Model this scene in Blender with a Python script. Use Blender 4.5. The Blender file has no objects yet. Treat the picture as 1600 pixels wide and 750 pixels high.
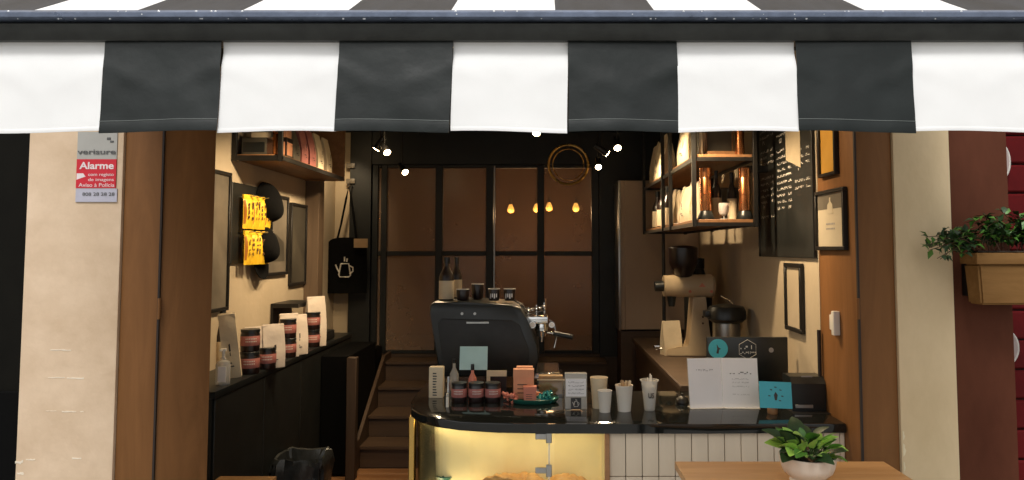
import bpy, bmesh, math, random
from mathutils import Vector, Matrix, Euler, noise
R = math.radians
random.seed(7)
S = bpy.context.scene
COL = S.collection

# ------------------------------------------------------------------ camera
EYE = 1.65; F = 1155.0; PITCH = R(3.5); VX, VY = 850.0, 390.0       # photo is 1600 x 750
CY = VY - F * math.tan(PITCH)
cam = bpy.data.cameras.new("camera"); cam_o = bpy.data.objects.new("camera", cam); COL.objects.link(cam_o)
cam_o.location = (0, 0, EYE); cam_o.rotation_euler = (R(90) + PITCH, 0, 0)
cam.sensor_width = 36; cam.lens = F / 1600 * 36
cam.shift_x = -(VX - 800) / 1600; cam.shift_y = -(375 - CY) / 1600
cam.clip_start = 0.05; cam.clip_end = 500
S.camera = cam_o

# ------------------------------------------------------------------ daylight
SUN_EL, SUN_AZ = R(58), R(200)        # soft sun from over the street, behind the camera
w = bpy.data.worlds.new("World"); S.world = w; w.use_nodes = True
nt = w.node_tree; nt.nodes.clear()
sky = nt.nodes.new("ShaderNodeTexSky"); sky.sky_type = 'NISHITA'; sky.sun_disc = False
sky.sun_elevation = SUN_EL; sky.sun_rotation = SUN_AZ; sky.dust_density = 4.0; sky.air_density = 1.0
hs = nt.nodes.new("ShaderNodeHueSaturation"); hs.inputs['Saturation'].default_value = 0.12
bg = nt.nodes.new("ShaderNodeBackground"); bg.inputs['Strength'].default_value = 0.108
wo = nt.nodes.new("ShaderNodeOutputWorld")
tn = nt.nodes.new('ShaderNodeMixRGB'); tn.blend_type = 'MULTIPLY'; tn.inputs[0].default_value = 1; tn.inputs[2].default_value = (1, .995, .975, 1)   # warm white balance
nt.links.new(sky.outputs[0], hs.inputs['Color']); nt.links.new(hs.outputs[0], tn.inputs[1]); nt.links.new(tn.outputs[0], bg.inputs[0]); nt.links.new(bg.outputs[0], wo.inputs[0])
sl = bpy.data.lights.new("sun", 'SUN'); sl.energy = 0.9; sl.angle = R(14); sl.color = (1, 0.98, 0.95)
so = bpy.data.objects.new("sun", sl); COL.objects.link(so)
d = Vector((math.sin(SUN_AZ) * math.cos(SUN_EL), math.cos(SUN_AZ) * math.cos(SUN_EL), math.sin(SUN_EL)))
so.rotation_euler = (-d).to_track_quat('-Z', 'Y').to_euler(); so.location = (0, -5, 8)
S.view_settings.view_transform = 'Standard'; S.view_settings.look = 'None'
S.view_settings.gamma = 1; S.view_settings.use_curve_mapping = False
S.view_settings.exposure = 0.55
S.render.engine = 'CYCLES'
S.cycles.max_bounces = 8; S.cycles.diffuse_bounces = 4; S.cycles.glossy_bounces = 4
S.cycles.transparent_max_bounces = 12; S.cycles.caustics_reflective = False; S.cycles.caustics_refractive = False

# ------------------------------------------------------------------ measuring helpers
def ray(px, py):
    u = (px - VX) / F; v = (CY - py) / F
    return Vector((u, math.cos(PITCH) - v * math.sin(PITCH), math.sin(PITCH) + v * math.cos(PITCH)))
def P(px, py, Y):
    r = ray(px, py); return Vector((0, 0, EYE)) + r * (Y / r.y)
def PZ(px, py, z):
    r = ray(px, py); return Vector((0, 0, EYE)) + r * ((z - EYE) / r.z)
def PX(px, py, X):
    r = ray(px, py); return Vector((0, 0, EYE)) + r * (X / r.x)

# ------------------------------------------------------------------ mesh helpers
def nb(): return bmesh.new()
def xf(bm, geom, M):
    bmesh.ops.transform(bm, matrix=M, verts=geom)
def box(bm, a, b, bev=0.0, M=None, seg=1):
    a = Vector(a); b = Vector(b)
    r = bmesh.ops.create_cube(bm, size=1.0)
    vs = r['verts']
    s = b - a; c = (a + b) / 2
    bmesh.ops.transform(bm, matrix=Matrix.Translation(c) @ Matrix.Diagonal((abs(s.x), abs(s.y), abs(s.z), 1)), verts=vs)
    if bev > 0:
        es = list({e for v in vs for e in v.link_edges})
        rr = bmesh.ops.bevel(bm, geom=es, offset=bev, segments=seg, affect='EDGES', profile=0.6)
        vs = list({v for f in rr['faces'] for v in f.verts} | {v for v in vs if v.is_valid})
    if M is not None: bmesh.ops.transform(bm, matrix=M, verts=[v for v in vs if v.is_valid])
    return bm
def cyl(bm, p0, p1, r0, r1=None, n=16, cap=True):
    p0 = Vector(p0); p1 = Vector(p1); r1 = r0 if r1 is None else r1
    q = (p1 - p0).to_track_quat('Z', 'Y').to_matrix()
    A = []; B = []
    for i in range(n):
        t = 2 * math.pi * i / n; c = q @ Vector((math.cos(t), math.sin(t), 0))
        A.append(bm.verts.new(p0 + c * r0)); B.append(bm.verts.new(p1 + c * r1))
    for i in range(n):
        j = (i + 1) % n; bm.faces.new((A[i], A[j], B[j], B[i]))
    if cap: bm.faces.new(A[::-1]); bm.faces.new(B)
    return bm
def lathe(bm, prof, c=(0, 0, 0), n=24, sx=1, sy=1, jit=None):
    rings = []; c = Vector(c)
    for (r, z) in prof:
        if r <= 1e-6: rings.append([bm.verts.new(c + Vector((0, 0, z)))])
        else: rings.append([bm.verts.new(c + Vector((sx * r * math.cos(2 * math.pi * i / n), sy * r * math.sin(2 * math.pi * i / n), z))) for i in range(n)])
    for A, B in zip(rings, rings[1:]):
        for i in range(n):
            j = (i + 1) % n
            if len(A) == 1 and len(B) == 1: continue
            if len(A) == 1: bm.faces.new((A[0], B[j], B[i])) if False else bm.faces.new((A[0], B[i], B[j]))
            elif len(B) == 1: bm.faces.new((A[i], A[j], B[0]))
            else: bm.faces.new((A[i], A[j], B[j], B[i]))
    return bm
def tube(bm, pts, r, n=8, closed=False):
    pts = [Vector(p) for p in pts]; rings = []; m = len(pts)
    for k, p in enumerate(pts):
        a = pts[(k - 1) % m] if (closed or k > 0) else p
        b = pts[(k + 1) % m] if (closed or k < m - 1) else p
        t = (b - a).normalized()
        q = t.to_track_quat('Z', 'Y').to_matrix()
        rings.append([bm.verts.new(p + q @ Vector((math.cos(2 * math.pi * i / n) * r, math.sin(2 * math.pi * i / n) * r, 0))) for i in range(n)])
    for k in range(m if closed else m - 1):
        A = rings[k]; B = rings[(k + 1) % m]
        # align rings
        off = min(range(n), key=lambda o: (A[0].co - B[o].co).length)
        for i in range(n):
            bm.faces.new((A[i], A[(i + 1) % n], B[(i + 1 + off) % n], B[(i + off) % n]))
    if not closed:
        bm.faces.new(rings[0][::-1]); bm.faces.new(rings[-1])
    return bm
def prism(bm, poly, axis, lo, hi):
    """poly in the two other axes (in x,y,z order), extruded along axis lo..hi"""
    def mk(p, t):
        if axis == 'x': return Vector((t, p[0], p[1]))
        if axis == 'y': return Vector((p[0], t, p[1]))
        return Vector((p[0], p[1], t))
    A = [bm.verts.new(mk(p, lo)) for p in poly]; B = [bm.verts.new(mk(p, hi)) for p in poly]
    n = len(poly)
    for i in range(n):
        j = (i + 1) % n; bm.faces.new((A[i], A[j], B[j], B[i]))
    bm.faces.new(A[::-1]); bm.faces.new(B)
    return bm
def quad(bm, *p):
    return bm.faces.new([bm.verts.new(Vector(q)) for q in p])

WO = {}
def worg(o):
    v = Vector((0, 0, 0))
    while o is not None: v += Vector(o.location); o = o.parent
    return v
def obj(name, bm, mat, parent=None, smooth=False, label=None, kind=None):
    bmesh.ops.recalc_face_normals(bm, faces=bm.faces[:])
    if parent is not None:
        bmesh.ops.translate(bm, vec=-worg(parent), verts=bm.verts[:])
    me = bpy.data.meshes.new(name); bm.to_mesh(me); bm.free()
    if smooth:
        for p in me.polygons: p.use_smooth = True
        try: me.set_sharp_from_angle(angle=R(40))
        except Exception: pass
    me.materials.append(mat)
    o = bpy.data.objects.new(name, me); COL.objects.link(o)
    if parent is not None: o.parent = parent
    if label: o['label'] = label
    if kind: o['kind'] = kind
    return o
def tag(o, label, cat, group=None):
    o['label'] = label; o['category'] = cat
    if group: o['group'] = group
    return o
def thing(name, label, cat, loc=(0, 0, 0), group=None):
    o = bpy.data.objects.new(name, None); COL.objects.link(o); o.location = loc
    o.empty_display_size = 0.05
    return tag(o, label, cat, group)
def struct(name, bm, mat, smooth=False):
    return obj(name, bm, mat, smooth=smooth, kind='structure')
def dup(root, loc, rotz=None, label=None, scale=None):
    def cp(o, par):
        c = o.copy(); COL.objects.link(c)
        if par is not None: c.parent = par
        for ch in list(o.children): cp(ch, c)
        return c
    r = cp(root, None); r.location = loc
    if rotz is not None: r.rotation_euler = (0, 0, rotz)
    if label: r['label'] = label
    if scale: r.scale = scale
    return r
def text(name, s, size, mat, parent, loc, rot=(R(90), 0, 0), align='CENTER', ext=0.0004, xs=1.0, bold=0.0):
    c = bpy.data.curves.new(name, 'FONT'); c.body = s; c.size = size; c.align_x = align; c.extrude = ext; c.offset = bold
    t = bpy.data.objects.new(name, c); COL.objects.link(t)
    bpy.context.view_layer.update()
    dg = bpy.context.evaluated_depsgraph_get()
    me = bpy.data.meshes.new_from_object(t.evaluated_get(dg))
    bpy.data.objects.remove(t); bpy.data.curves.remove(c)
    me.transform(Matrix.Translation(Vector(loc) - (worg(parent) if parent else Vector())) @ Euler(rot).to_matrix().to_4x4() @ Matrix.Diagonal((xs, 1, 1, 1)))
    me.materials.clear(); me.materials.append(mat); me.name = name
    o = bpy.data.objects.new(name, me); COL.objects.link(o)
    if parent is not None: o.parent = parent
    return o
def scribble(bm, x0, x1, z, h, y, rnd, M=None):
    """a line of small illegible letter strokes on a plane facing -Y"""
    x = x0
    while x < x1:
        wd = h * rnd.uniform(.35, .8)
        if rnd.random() < .16: x += wd; continue
        k = rnd.random()
        zz = z + (h * .3 if rnd.random() < .2 else 0)
        ps = [(x, y, z), (x + wd * .75, y, z), (x + wd * .75, y, z + h * .3), (x, y, z + h * .3)] if k < .4 else \
             [(x, y, z), (x + h * .22, y, z), (x + h * .22, y, z + h), (x, y, z + h)] if k < .7 else \
             [(x, y, z + h * .4), (x + wd * .7, y, z + h * .4), (x + wd * .7, y, z + h * .85), (x, y, z + h * .85)]
        vs = [Vector(p) for p in ps]
        if M is not None: vs = [M @ p for p in vs]
        bm.faces.new([bm.verts.new(p) for p in vs]); x += wd

# ------------------------------------------------------------------ materials
MATS = {}
def mat(name, col, rough=0.6, metal=0.0, var=0.12, scale=12.0, bump=0.0, bscale=None, spec=0.5, stretch=(1, 1, 1),
        alpha=1.0, coat=0.0, col2=None, rvar=0.0, detail=6.0, sheen=0.0):
    m = bpy.data.materials.new(name); m.use_nodes = True; t = m.node_tree; n = t.nodes; L = t.links
    b = n['Principled BSDF']
    tc = n.new("ShaderNodeTexCoord"); mp = n.new("ShaderNodeMapping"); mp.inputs['Scale'].default_value = stretch
    L.new(tc.outputs['Object'], mp.inputs[0])
    nz = n.new("ShaderNodeTexNoise"); nz.inputs['Scale'].default_value = scale; nz.inputs['Detail'].default_value = detail
    nz.inputs['Roughness'].default_value = 0.62
    L.new(mp.outputs[0], nz.inputs['Vector'])
    rp = n.new("ShaderNodeValToRGB"); rp.color_ramp.elements[0].position = .3; rp.color_ramp.elements[1].position = .7
    c = Vector(col[:3])
    c2 = Vector(col2[:3]) if col2 else c * (1 + var)
    c1 = c if col2 else c * (1 - var)
    rp.color_ramp.elements[0].color = (*c1, 1); rp.color_ramp.elements[1].color = (*[min(1, x) for x in c2], 1)
    L.new(nz.outputs[0], rp.inputs[0]); L.new(rp.outputs[0], b.inputs['Base Color'])
    b.inputs['Roughness'].default_value = rough; b.inputs['Metallic'].default_value = metal
    b.inputs['Specular IOR Level'].default_value = spec
    if rvar:
        mr = n.new("ShaderNodeMapRange"); mr.inputs['To Min'].default_value = max(0.02, rough - rvar); mr.inputs['To Max'].default_value = min(1, rough + rvar)
        n2 = n.new("ShaderNodeTexNoise"); n2.inputs['Scale'].default_value = scale * .6; n2.inputs['Detail'].default_value = 8
        L.new(mp.outputs[0], n2.inputs['Vector']); L.new(n2.outputs[0], mr.inputs[0]); L.new(mr.outputs[0], b.inputs['Roughness'])
    if alpha < 1: b.inputs['Alpha'].default_value = alpha
    if coat: b.inputs['Coat Weight'].default_value = coat; b.inputs['Coat Roughness'].default_value = .06
    if sheen: b.inputs['Sheen Weight'].default_value = sheen
    if bump:
        n3 = n.new("ShaderNodeTexNoise"); n3.inputs['Scale'].default_value = bscale or scale * 4; n3.inputs['Detail'].default_value = 8
        L.new(mp.outputs[0], n3.inputs['Vector'])
        bp = n.new("ShaderNodeBump"); bp.inputs['Strength'].default_value = bump; bp.inputs['Distance'].default_value = .01
        L.new(n3.outputs[0], bp.inputs['Height']); L.new(bp.outputs[0], b.inputs['Normal'])
    MATS[name] = m
    return m
def wood(name, c1, c2, axis='x', scale=6, rough=.45, bump=.15, ring=9.0, spec=.5):
    m = bpy.data.materials.new(name); m.use_nodes = True; t = m.node_tree; n = t.nodes; L = t.links
    b = n['Principled BSDF']; b.inputs['Roughness'].default_value = rough; b.inputs['Specular IOR Level'].default_value = spec
    tc = n.new("ShaderNodeTexCoord"); mp = n.new("ShaderNodeMapping")
    s = {'x': (.12, 1, 1), 'y': (1, .12, 1), 'z': (1, 1, .12)}[axis]; mp.inputs['Scale'].default_value = s
    L.new(tc.outputs['Object'], mp.inputs[0])
    nz = n.new("ShaderNodeTexNoise"); nz.inputs['Scale'].default_value = scale * 4; nz.inputs['Detail'].default_value = 9; nz.inputs['Roughness'].default_value = .65
    nz.inputs['Distortion'].default_value = 1.2
    L.new(mp.outputs[0], nz.inputs['Vector'])
    n2 = n.new("ShaderNodeTexNoise"); n2.inputs['Scale'].default_value = ring; n2.inputs['Detail'].default_value = 3
    L.new(mp.outputs[0], n2.inputs['Vector'])
    mx = n.new("ShaderNodeMath"); mx.operation = 'MULTIPLY_ADD'; mx.inputs[1].default_value = .6
    m2 = n.new("ShaderNodeMath"); m2.operation = 'MULTIPLY'; m2.inputs[1].default_value = .4
    L.new(n2.outputs[0], m2.inputs[0]); L.new(nz.outputs[0], mx.inputs[0]); L.new(m2.outputs[0], mx.inputs[2])
    rp = n.new("ShaderNodeValToRGB"); rp.color_ramp.elements[0].position = .36; rp.color_ramp.elements[1].position = .64
    rp.color_ramp.elements[0].color = (*c1, 1); rp.color_ramp.elements[1].color = (*c2, 1)
    L.new(mx.outputs[0], rp.inputs[0]); L.new(rp.outputs[0], b.inputs['Base Color'])
    bp = n.new("ShaderNodeBump"); bp.inputs['Strength'].default_value = bump; bp.inputs['Distance'].default_value = .004
    L.new(nz.outputs[0], bp.inputs['Height']); L.new(bp.outputs[0], b.inputs['Normal'])
    return m
def emit(name, col, st):
    m = bpy.data.materials.new(name); m.use_nodes = True; n = m.node_tree.nodes
    b = n['Principled BSDF']; b.inputs['Base Color'].default_value = (*col, 1)
    b.inputs['Emission Color'].default_value = (*col, 1); b.inputs['Emission Strength'].default_value = st
    return m
def glassm(name, tint=(1, 1, 1), refl=0.12, rough=.02, ior=1.45):
    m = bpy.data.materials.new(name); m.use_nodes = True; t = m.node_tree; n = t.nodes; L = t.links
    n.remove(n['Principled BSDF'])
    tr = n.new("ShaderNodeBsdfTransparent"); tr.inputs[0].default_value = (*tint, 1)
    gl = n.new("ShaderNodeBsdfGlossy"); gl.inputs['Roughness'].default_value = rough
    fr = n.new("ShaderNodeFresnel"); fr.inputs[0].default_value = ior
    ml = n.new("ShaderNodeMath"); ml.operation = 'MULTIPLY_ADD'; ml.inputs[1].default_value = .9; ml.inputs[2].default_value = refl * .3
    mx = n.new("ShaderNodeMixShader")
    L.new(fr.outputs[0], ml.inputs[0]); L.new(ml.outputs[0], mx.inputs[0])
    L.new(tr.outputs[0], mx.inputs[1]); L.new(gl.outputs[0], mx.inputs[2]); L.new(mx.outputs[0], n['Material Output'].inputs[0])
    return m

white_cloth = mat("white_awning_cloth", (.86, .86, .855), .75, var=.025, scale=5, bump=.05, bscale=400)
black_cloth = mat("black_awning_cloth", (.006, .0095, .0088), .42, var=.2, scale=9, bump=.30, bscale=11, rvar=.12, spec=.42)
black_canopy = mat("sky_tinted_black_cloth", (.030, .034, .044), .6, var=.3, scale=14, bump=.05, bscale=80, stretch=(1, .2, .2))  # lighter blue base paints in the sky sheen on the canopy top
thread_m = mat("grey_thread", (.16, .18, .17), .7)
bar_top = mat("wet_grey_aluminium", (.155, .19, .27), .36, metal=.2, var=.22, scale=20, bump=.12, bscale=120, rvar=.2)
bar_low = mat("dark_grey_aluminium", (.028, .03, .028), .4, metal=.3, var=.3, scale=15, rvar=.15)
drop_m = mat("water_drop", (.8, .82, .85), .05, var=.02, spec=1)
plaster_l = mat("beige_render", (.57, .41, .265), .85, col2=(.77, .59, .42), scale=3.2, bump=.25, bscale=22, detail=9)
plaster_r = mat("cream_render", (.63, .48, .28), .85, col2=(.79, .62, .39), scale=3, bump=.25, bscale=22, detail=9, stretch=(1, 1, .5))
scuff_m = mat("pale_scuff", (.80, .70, .56), .8, var=.1)
brown_panel = wood("brown_shutter_paint", (.150, .064, .019), (.245, .108, .036), 'z', 2.2, .55, .08, 5, .22)
brown_edge = mat("dark_seam", (.02, .011, .007), .7)
maroon = mat("maroon_render", (.078, .024, .012), .7, spec=.12, col2=(.125, .042, .022), scale=4, bump=.15, bscale=15, stretch=(1, 1, .4))
red_slat = mat("red_slat_paint", (.105, .004, .005), .55, spec=.15, var=.25, scale=8)
dark_door = mat("dark_door_paint", (.005, .0045, .003), .8, spec=.12, var=.3, scale=4)
black_paint = mat("black_paint", (.010, .011, .010), .5, var=.3, scale=6, rvar=.12)
black_metal = mat("black_metal", (.012, .011, .010), .42, metal=.2, var=.3, scale=20)
black_satin = mat("black_satin", (.012, .014, .014), .33, var=.25, scale=10, rvar=.08)
granite = mat("polished_black_stone", (.010, .011, .010), .07, var=.5, scale=90, rvar=.03, spec=.55)
warm_wall = mat("warm_grey_plaster", (.46, .37, .25), .85, col2=(.54, .44, .31), scale=2.5, bump=.2, bscale=18, detail=9)
ceil_m = mat("dark_ceiling_paint", (.012, .014, .014), .75, var=.2, scale=3)
floor_wood = wood("floor_boards", (.20, .09, .035), (.30, .15, .065), 'x', 5, .4)
step_wood = wood("dark_step_boards", (.058, .034, .020), (.088, .053, .031), 'x', 5, .5)
shelf_wood = wood("shelf_boards", (.20, .095, .04), (.32, .16, .07), 'y', 6, .5)
table_wood = wood("oiled_table_top", (.33, .17, .065), (.47, .265, .115), 'x', 3.5, .38, .1)
pale_board = mat("pale_board_paint", (.76, .635, .48), .5, var=.07, scale=5, bump=.1, bscale=30, stretch=(1, 1, .2))
brass = mat("brushed_brass", (.62, .40, .12), .28, metal=1, var=.12, scale=30, rvar=.1, stretch=(1, 1, .1))
copper = mat("polished_copper", (.75, .30, .12), .25, metal=1, var=.1, scale=15)
chrome = mat("chrome", (.75, .75, .74), .12, metal=1, var=.1, scale=8)
steel = mat("brushed_steel", (.45, .45, .44), .32, metal=1, var=.1, scale=40, stretch=(1, 1, .05))
case_back = mat("pale_yellow_lining", (.84, .71, .38), .5, var=.09, scale=2.2)
paper = mat("white_paper", (.90, .87, .865), .7, var=.02)
cream_paper = mat("cream_paper", (.70, .58, .40), .75, var=.06, bump=.2, bscale=25)
kraft = mat("kraft_paper", (.42, .28, .15), .8, var=.1, bump=.1)
ink = mat("dark_ink", (.05, .045, .045), .7)
grey_ink = mat("grey_ink", (.33, .31, .31), .7)
chalk = mat("chalk_white", (.68, .64, .57), .9, var=.3, scale=60)
cup_white = mat("white_cup_card", (.80, .74, .64), .55, var=.03)
jar_dark = mat("dark_jar_glass", (.016, .008, .007), .3, var=.3, spec=.6)
pink_label = mat("pink_label", (.42, .15, .13), .6, var=.1, scale=30)
pink_box = mat("peach_card", (.72, .33, .18), .65, var=.08)
coral_box = mat("coral_card", (.70, .24, .16), .65, var=.08)
cyan_card = mat("cyan_card", (.07, .48, .58), .55, var=.04)
pale_cyan = mat("pale_cyan_card", (.42, .62, .62), .55, var=.05)
green_tray = mat("green_enamel", (.015, .10, .075), .3, var=.2)
teal_wrap = mat("teal_foil", (.03, .25, .24), .25, metal=.3, var=.5, scale=40)
yellow_pack = mat("yellow_pack", (.85, .50, .02), .45, var=.12, scale=40, col2=(.95, .60, .04))
amber_print = mat("amber_stripe", (.40, .14, .01), .5)
oak_block = wood("oak_block", (.30, .14, .055), (.42, .21, .09), 'x', 9)
bag_black = mat("black_canvas", (.003, .003, .003), .95, spec=.12, var=.2, bump=.2, bscale=90)
bin_bag = mat("black_bin_liner", (.04, .043, .042), .3, var=.3, bump=.5, bscale=18)
terracotta = wood("weathered_planter", (.19, .095, .030), (.27, .145, .052), 'x', 5, .8, .15, 9, .12)
pot_white = mat("glazed_white_pot", (.66, .60, .52), .45, col2=(.80, .75, .67), scale=6, bump=.25, bscale=18)
soil = mat("potting_soil", (.03, .02, .013), .95, var=.4, bump=.6)
leaf_light = mat("bright_leaf", (.26, .48, .05), .42, var=.35, scale=18, col2=(.40, .64, .10), sheen=.1)
leaf_mid = mat("mid_leaf", (.075, .21, .028), .45, var=.35, scale=18)
leaf_dark = mat("dark_leaf", (.022, .055, .016), .5, var=.4, scale=18)
leaf_red = mat("bronze_leaf", (.10, .045, .02), .5, var=.4, scale=18)
stem_m = mat("green_stem", (.06, .10, .03), .6)
clear_glass = glassm("clear_glass", (.97, .97, .95), .2)
case_glass = glassm("case_glass", (.98, .97, .93), .05, .03, 1.22)
frost = mat("clear_plastic", (.75, .74, .70), .25, alpha=.42, var=.05)
amber_glass = mat("brown_glass_pane", (.29, .205, .148), .2, var=.07, scale=2.0, alpha=.62, spec=.4, rvar=.02)
brown_room = mat("brown_room_wall", (.22, .12, .065), .8)
pavement_m = mat("pavement_stone", (.30, .29, .27), .8, var=.2, scale=5, bump=.3)
sticker_grey = mat("silver_sticker", (.42, .41, .38), .4, var=.05)
sticker_blue = mat("lilac_sticker", (.50, .49, .58), .4, var=.05)
sticker_red = mat("red_sticker", (.62, .012, .03), .4, var=.05)
picture_grey = mat("grey_print", (.10, .085, .065), .4, col2=(.20, .17, .13), scale=4)
picture_dark = mat("dark_print", (.035, .032, .026), .4, col2=(.09, .08, .06), scale=3)
gold_print = mat("amber_print", (.55, .28, .045), .3, col2=(.70, .38, .07), scale=3)
picture_glass_paper = mat("ivory_paper", (.55, .47, .34), .5, var=.04)
crust = mat("golden_crust", (.50, .23, .06), .5, col2=(.72, .42, .15), scale=30, bump=.4, bscale=60)
grinder_paint = mat("cream_enamel", (.60, .46, .29), .35, var=.04)
bronze_fridge = mat("taupe_laminate", (.44, .33, .24), .4, var=.08, scale=2, stretch=(1, 1, .2))
switch_m = mat("white_plastic", (.72, .68, .62), .4, var=.02)
lamp_warm = emit("warm_led", (1, .72, .38), 40)
bulb_m = emit("amber_bulb", (1, .47, .09), 3.6)
led_strip = emit("warm_strip", (1, .84, .50), 20)

# ------------------------------------------------------------------ dimensions
YF = 3.20                      # facade plane
XJL, XJR = -1.662, 1.357       # jambs
YJL, YJR = 3.713, 3.655        # inner ends of the jambs
XWL = -1.95                    # left inner wall
YP = 6.90                      # glazed partition
CT = 0.873                     # counter top height
ZC = 2.75                      # ceiling

# ------------------------------------------------------------------ ground, floor, ceiling
bm = nb(); box(bm, (-60, -60, -.3), (60, 3.30, -.02)); struct('pavement', bm, pavement_m)
bm = nb()
y = 3.31
random.seed(3)
box(bm, (-2.1, 3.31, -.2), (1.6, 5.7, -.012))
floor_o = struct('interior_floor', bm, brown_edge)
k = 0
pl_bm = nb(); box(pl_bm, (-1.85, 0, -.011), (1.85, .138, 0.0), .002); plank0 = None
for k in range(17):
    if plank0 is None:
        bmx = nb(); box(bmx, (-2.1, 3.31, -.011), (1.55, 3.448, 0.0), .002); plank0 = obj('floor_plank', bmx, floor_wood, floor_o)
    else:
        c = plank0.copy(); COL.objects.link(c); c.parent = floor_o; c.location = (0, .1405 * k, 0)
pl_bm.free()
bm = nb(); box(bm, (-2.1, 3.52, ZC), (1.6, 8.7, ZC + .1)); struct('ceiling', bm, ceil_m)

# ------------------------------------------------------------------ facade
bm = nb(); box(bm, (-4.2, 3.27, 2.62), (4.2, 3.51, 5.6))
tag(obj('facade_wall', bm, plaster_r), 'cream facade wall above the shop opening, behind the striped awning', 'wall')

t = thing('pillar', 'beige rendered pillar with pale scuffs at left of the shop opening', 'pillar', (-2.04, 3.3, 0))
bm = nb(); box(bm, (-2.244, YF, -.02), (-1.832, 3.52, 2.62), .006, seg=2); obj('shaft', bm, plaster_l, t, True)
rs = random.Random(5)
for (px, py, wpx) in ((95, 547, 32), (88, 590, 26), (118, 591, 26), (80, 642, 16), (108, 643, 22), (128, 643, 5), (30, 722, 12), (48, 718, 14), (32, 740, 10), (120, 716, 14)):
    p = P(px, py, YF); s = YF / F; bm = nb()
    pts = []
    n = 7; hh = s * rs.uniform(.6, 1.5) * (3.2 if px < 35 else 1)
    for i in range(n): pts.append((p.x + s * wpx * (i / (n - 1) - .5), p.z + hh * rs.uniform(.2, 1)))
    for i in range(n)[::-1]: pts.append((p.x + s * wpx * (i / (n - 1) - .5), p.z - hh * rs.uniform(.2, 1)))
    prism(bm, pts, 'y', YF - .0012, YF + .0005); obj('scuff', bm, scuff_m, t)
t = thing('pillar', 'cream rendered pillar at right, between brown shutter and maroon pilaster', 'pillar', (1.64, 3.3, 0))
bm = nb(); box(bm, (1.520, YF, -.02), (1.766, 3.52, 2.62), .006, seg=2); obj('shaft', bm, plaster_r, t, True)
rs = random.Random(8)
chip_m = mat("pale_chip", (.72, .62, .42), .85, var=.1)
for k, (z, hh, ww) in enumerate(((.86, .020, .010), (.80, .028, .013), (.73, .022, .009), (.66, .030, .014), (.58, .026, .012))):
    bm = nb(); pts = [(1.5265, z - hh), (1.5265 + ww * .6, z - hh * .7), (1.5265 + ww, z - hh * .1), (1.5265 + ww * .55, z + hh * .35), (1.5265 + ww * .7, z + hh * .75), (1.5265, z + hh)]
    prism(bm, pts, 'y', YF - .0012, YF - .0001); obj('chipped_paint', bm, chip_m, t)

def folding(label, xs, jx, yj, side):
    """brown shutter: one leaf flat on the facade, one folded back along the jamb"""
    t = thing('folding_shutter', label, 'shutter', (jx, 3.25, 0))
    a, b = xs
    bm = nb(); box(bm, (a, YF + .015, 0), (b, YF + .055, 2.6), .004, seg=2); obj('front_leaf', bm, brown_panel, t, True)
    bm = nb()
    if side < 0:
        ang = R(55); ln = .207; M_ = Matrix.Translation((jx, YF + .022, 0)) @ Matrix.Rotation(-ang, 4, 'Z')
        box(bm, (-.04, 0, 0), (0, ln, 2.6), .004, M=M_, seg=2)
    else: box(bm, (jx, YF + .022, 0), (jx + .04, yj, 2.6), .004, seg=2)
    obj('jamb_leaf', bm, brown_panel, t, True)
    bm = nb(); g = .004 * side
    box(bm, (jx + g - .004, YF + .012, 0), (jx + g + .004, YF + .03, 2.6)); obj('hinge_seam', bm, brown_edge, t)
    for z in (.35, 1.35, 2.3):
        bm = nb(); cyl(bm, (jx + side * .0, YF + .014, z), (jx, YF + .014, z + .09), .007, n=10); obj('hinge', bm, brown_panel, t, True)
    return t
folding('brown folded shutter on the left side of the opening, by the alarm sign', (-1.831, XJL - .006), XJL, YJL, -1)
folding('brown folded shutter on the right side of the opening with pictures hung on it', (XJR + .006, 1.519), XJR, YJR, 1)

# dark doorway at far left
kick_m = mat('black_kick_plate', (.0015, .0015, .0015), .8, spec=.1)
t = thing('door', 'dark closed door at far left beside the beige pillar', 'door', (-2.7, 3.45, 0))
bm = nb(); box(bm, (-3.4, 3.46, 0), (-2.246, 3.5, 2.6)); obj('door_panel', bm, dark_door, t)
zk = P(10, 612, 3.44).z
bm = nb(); box(bm, (-3.35, 3.44, .02), (-2.27, 3.459, zk), .004); obj('kick_panel', bm, kick_m, t)
bm = nb(); box(bm, (-2.33, 3.435, zk + .003), (-2.26, 3.459, 2.58), .003); obj('door_stile', bm, dark_door, t)

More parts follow.
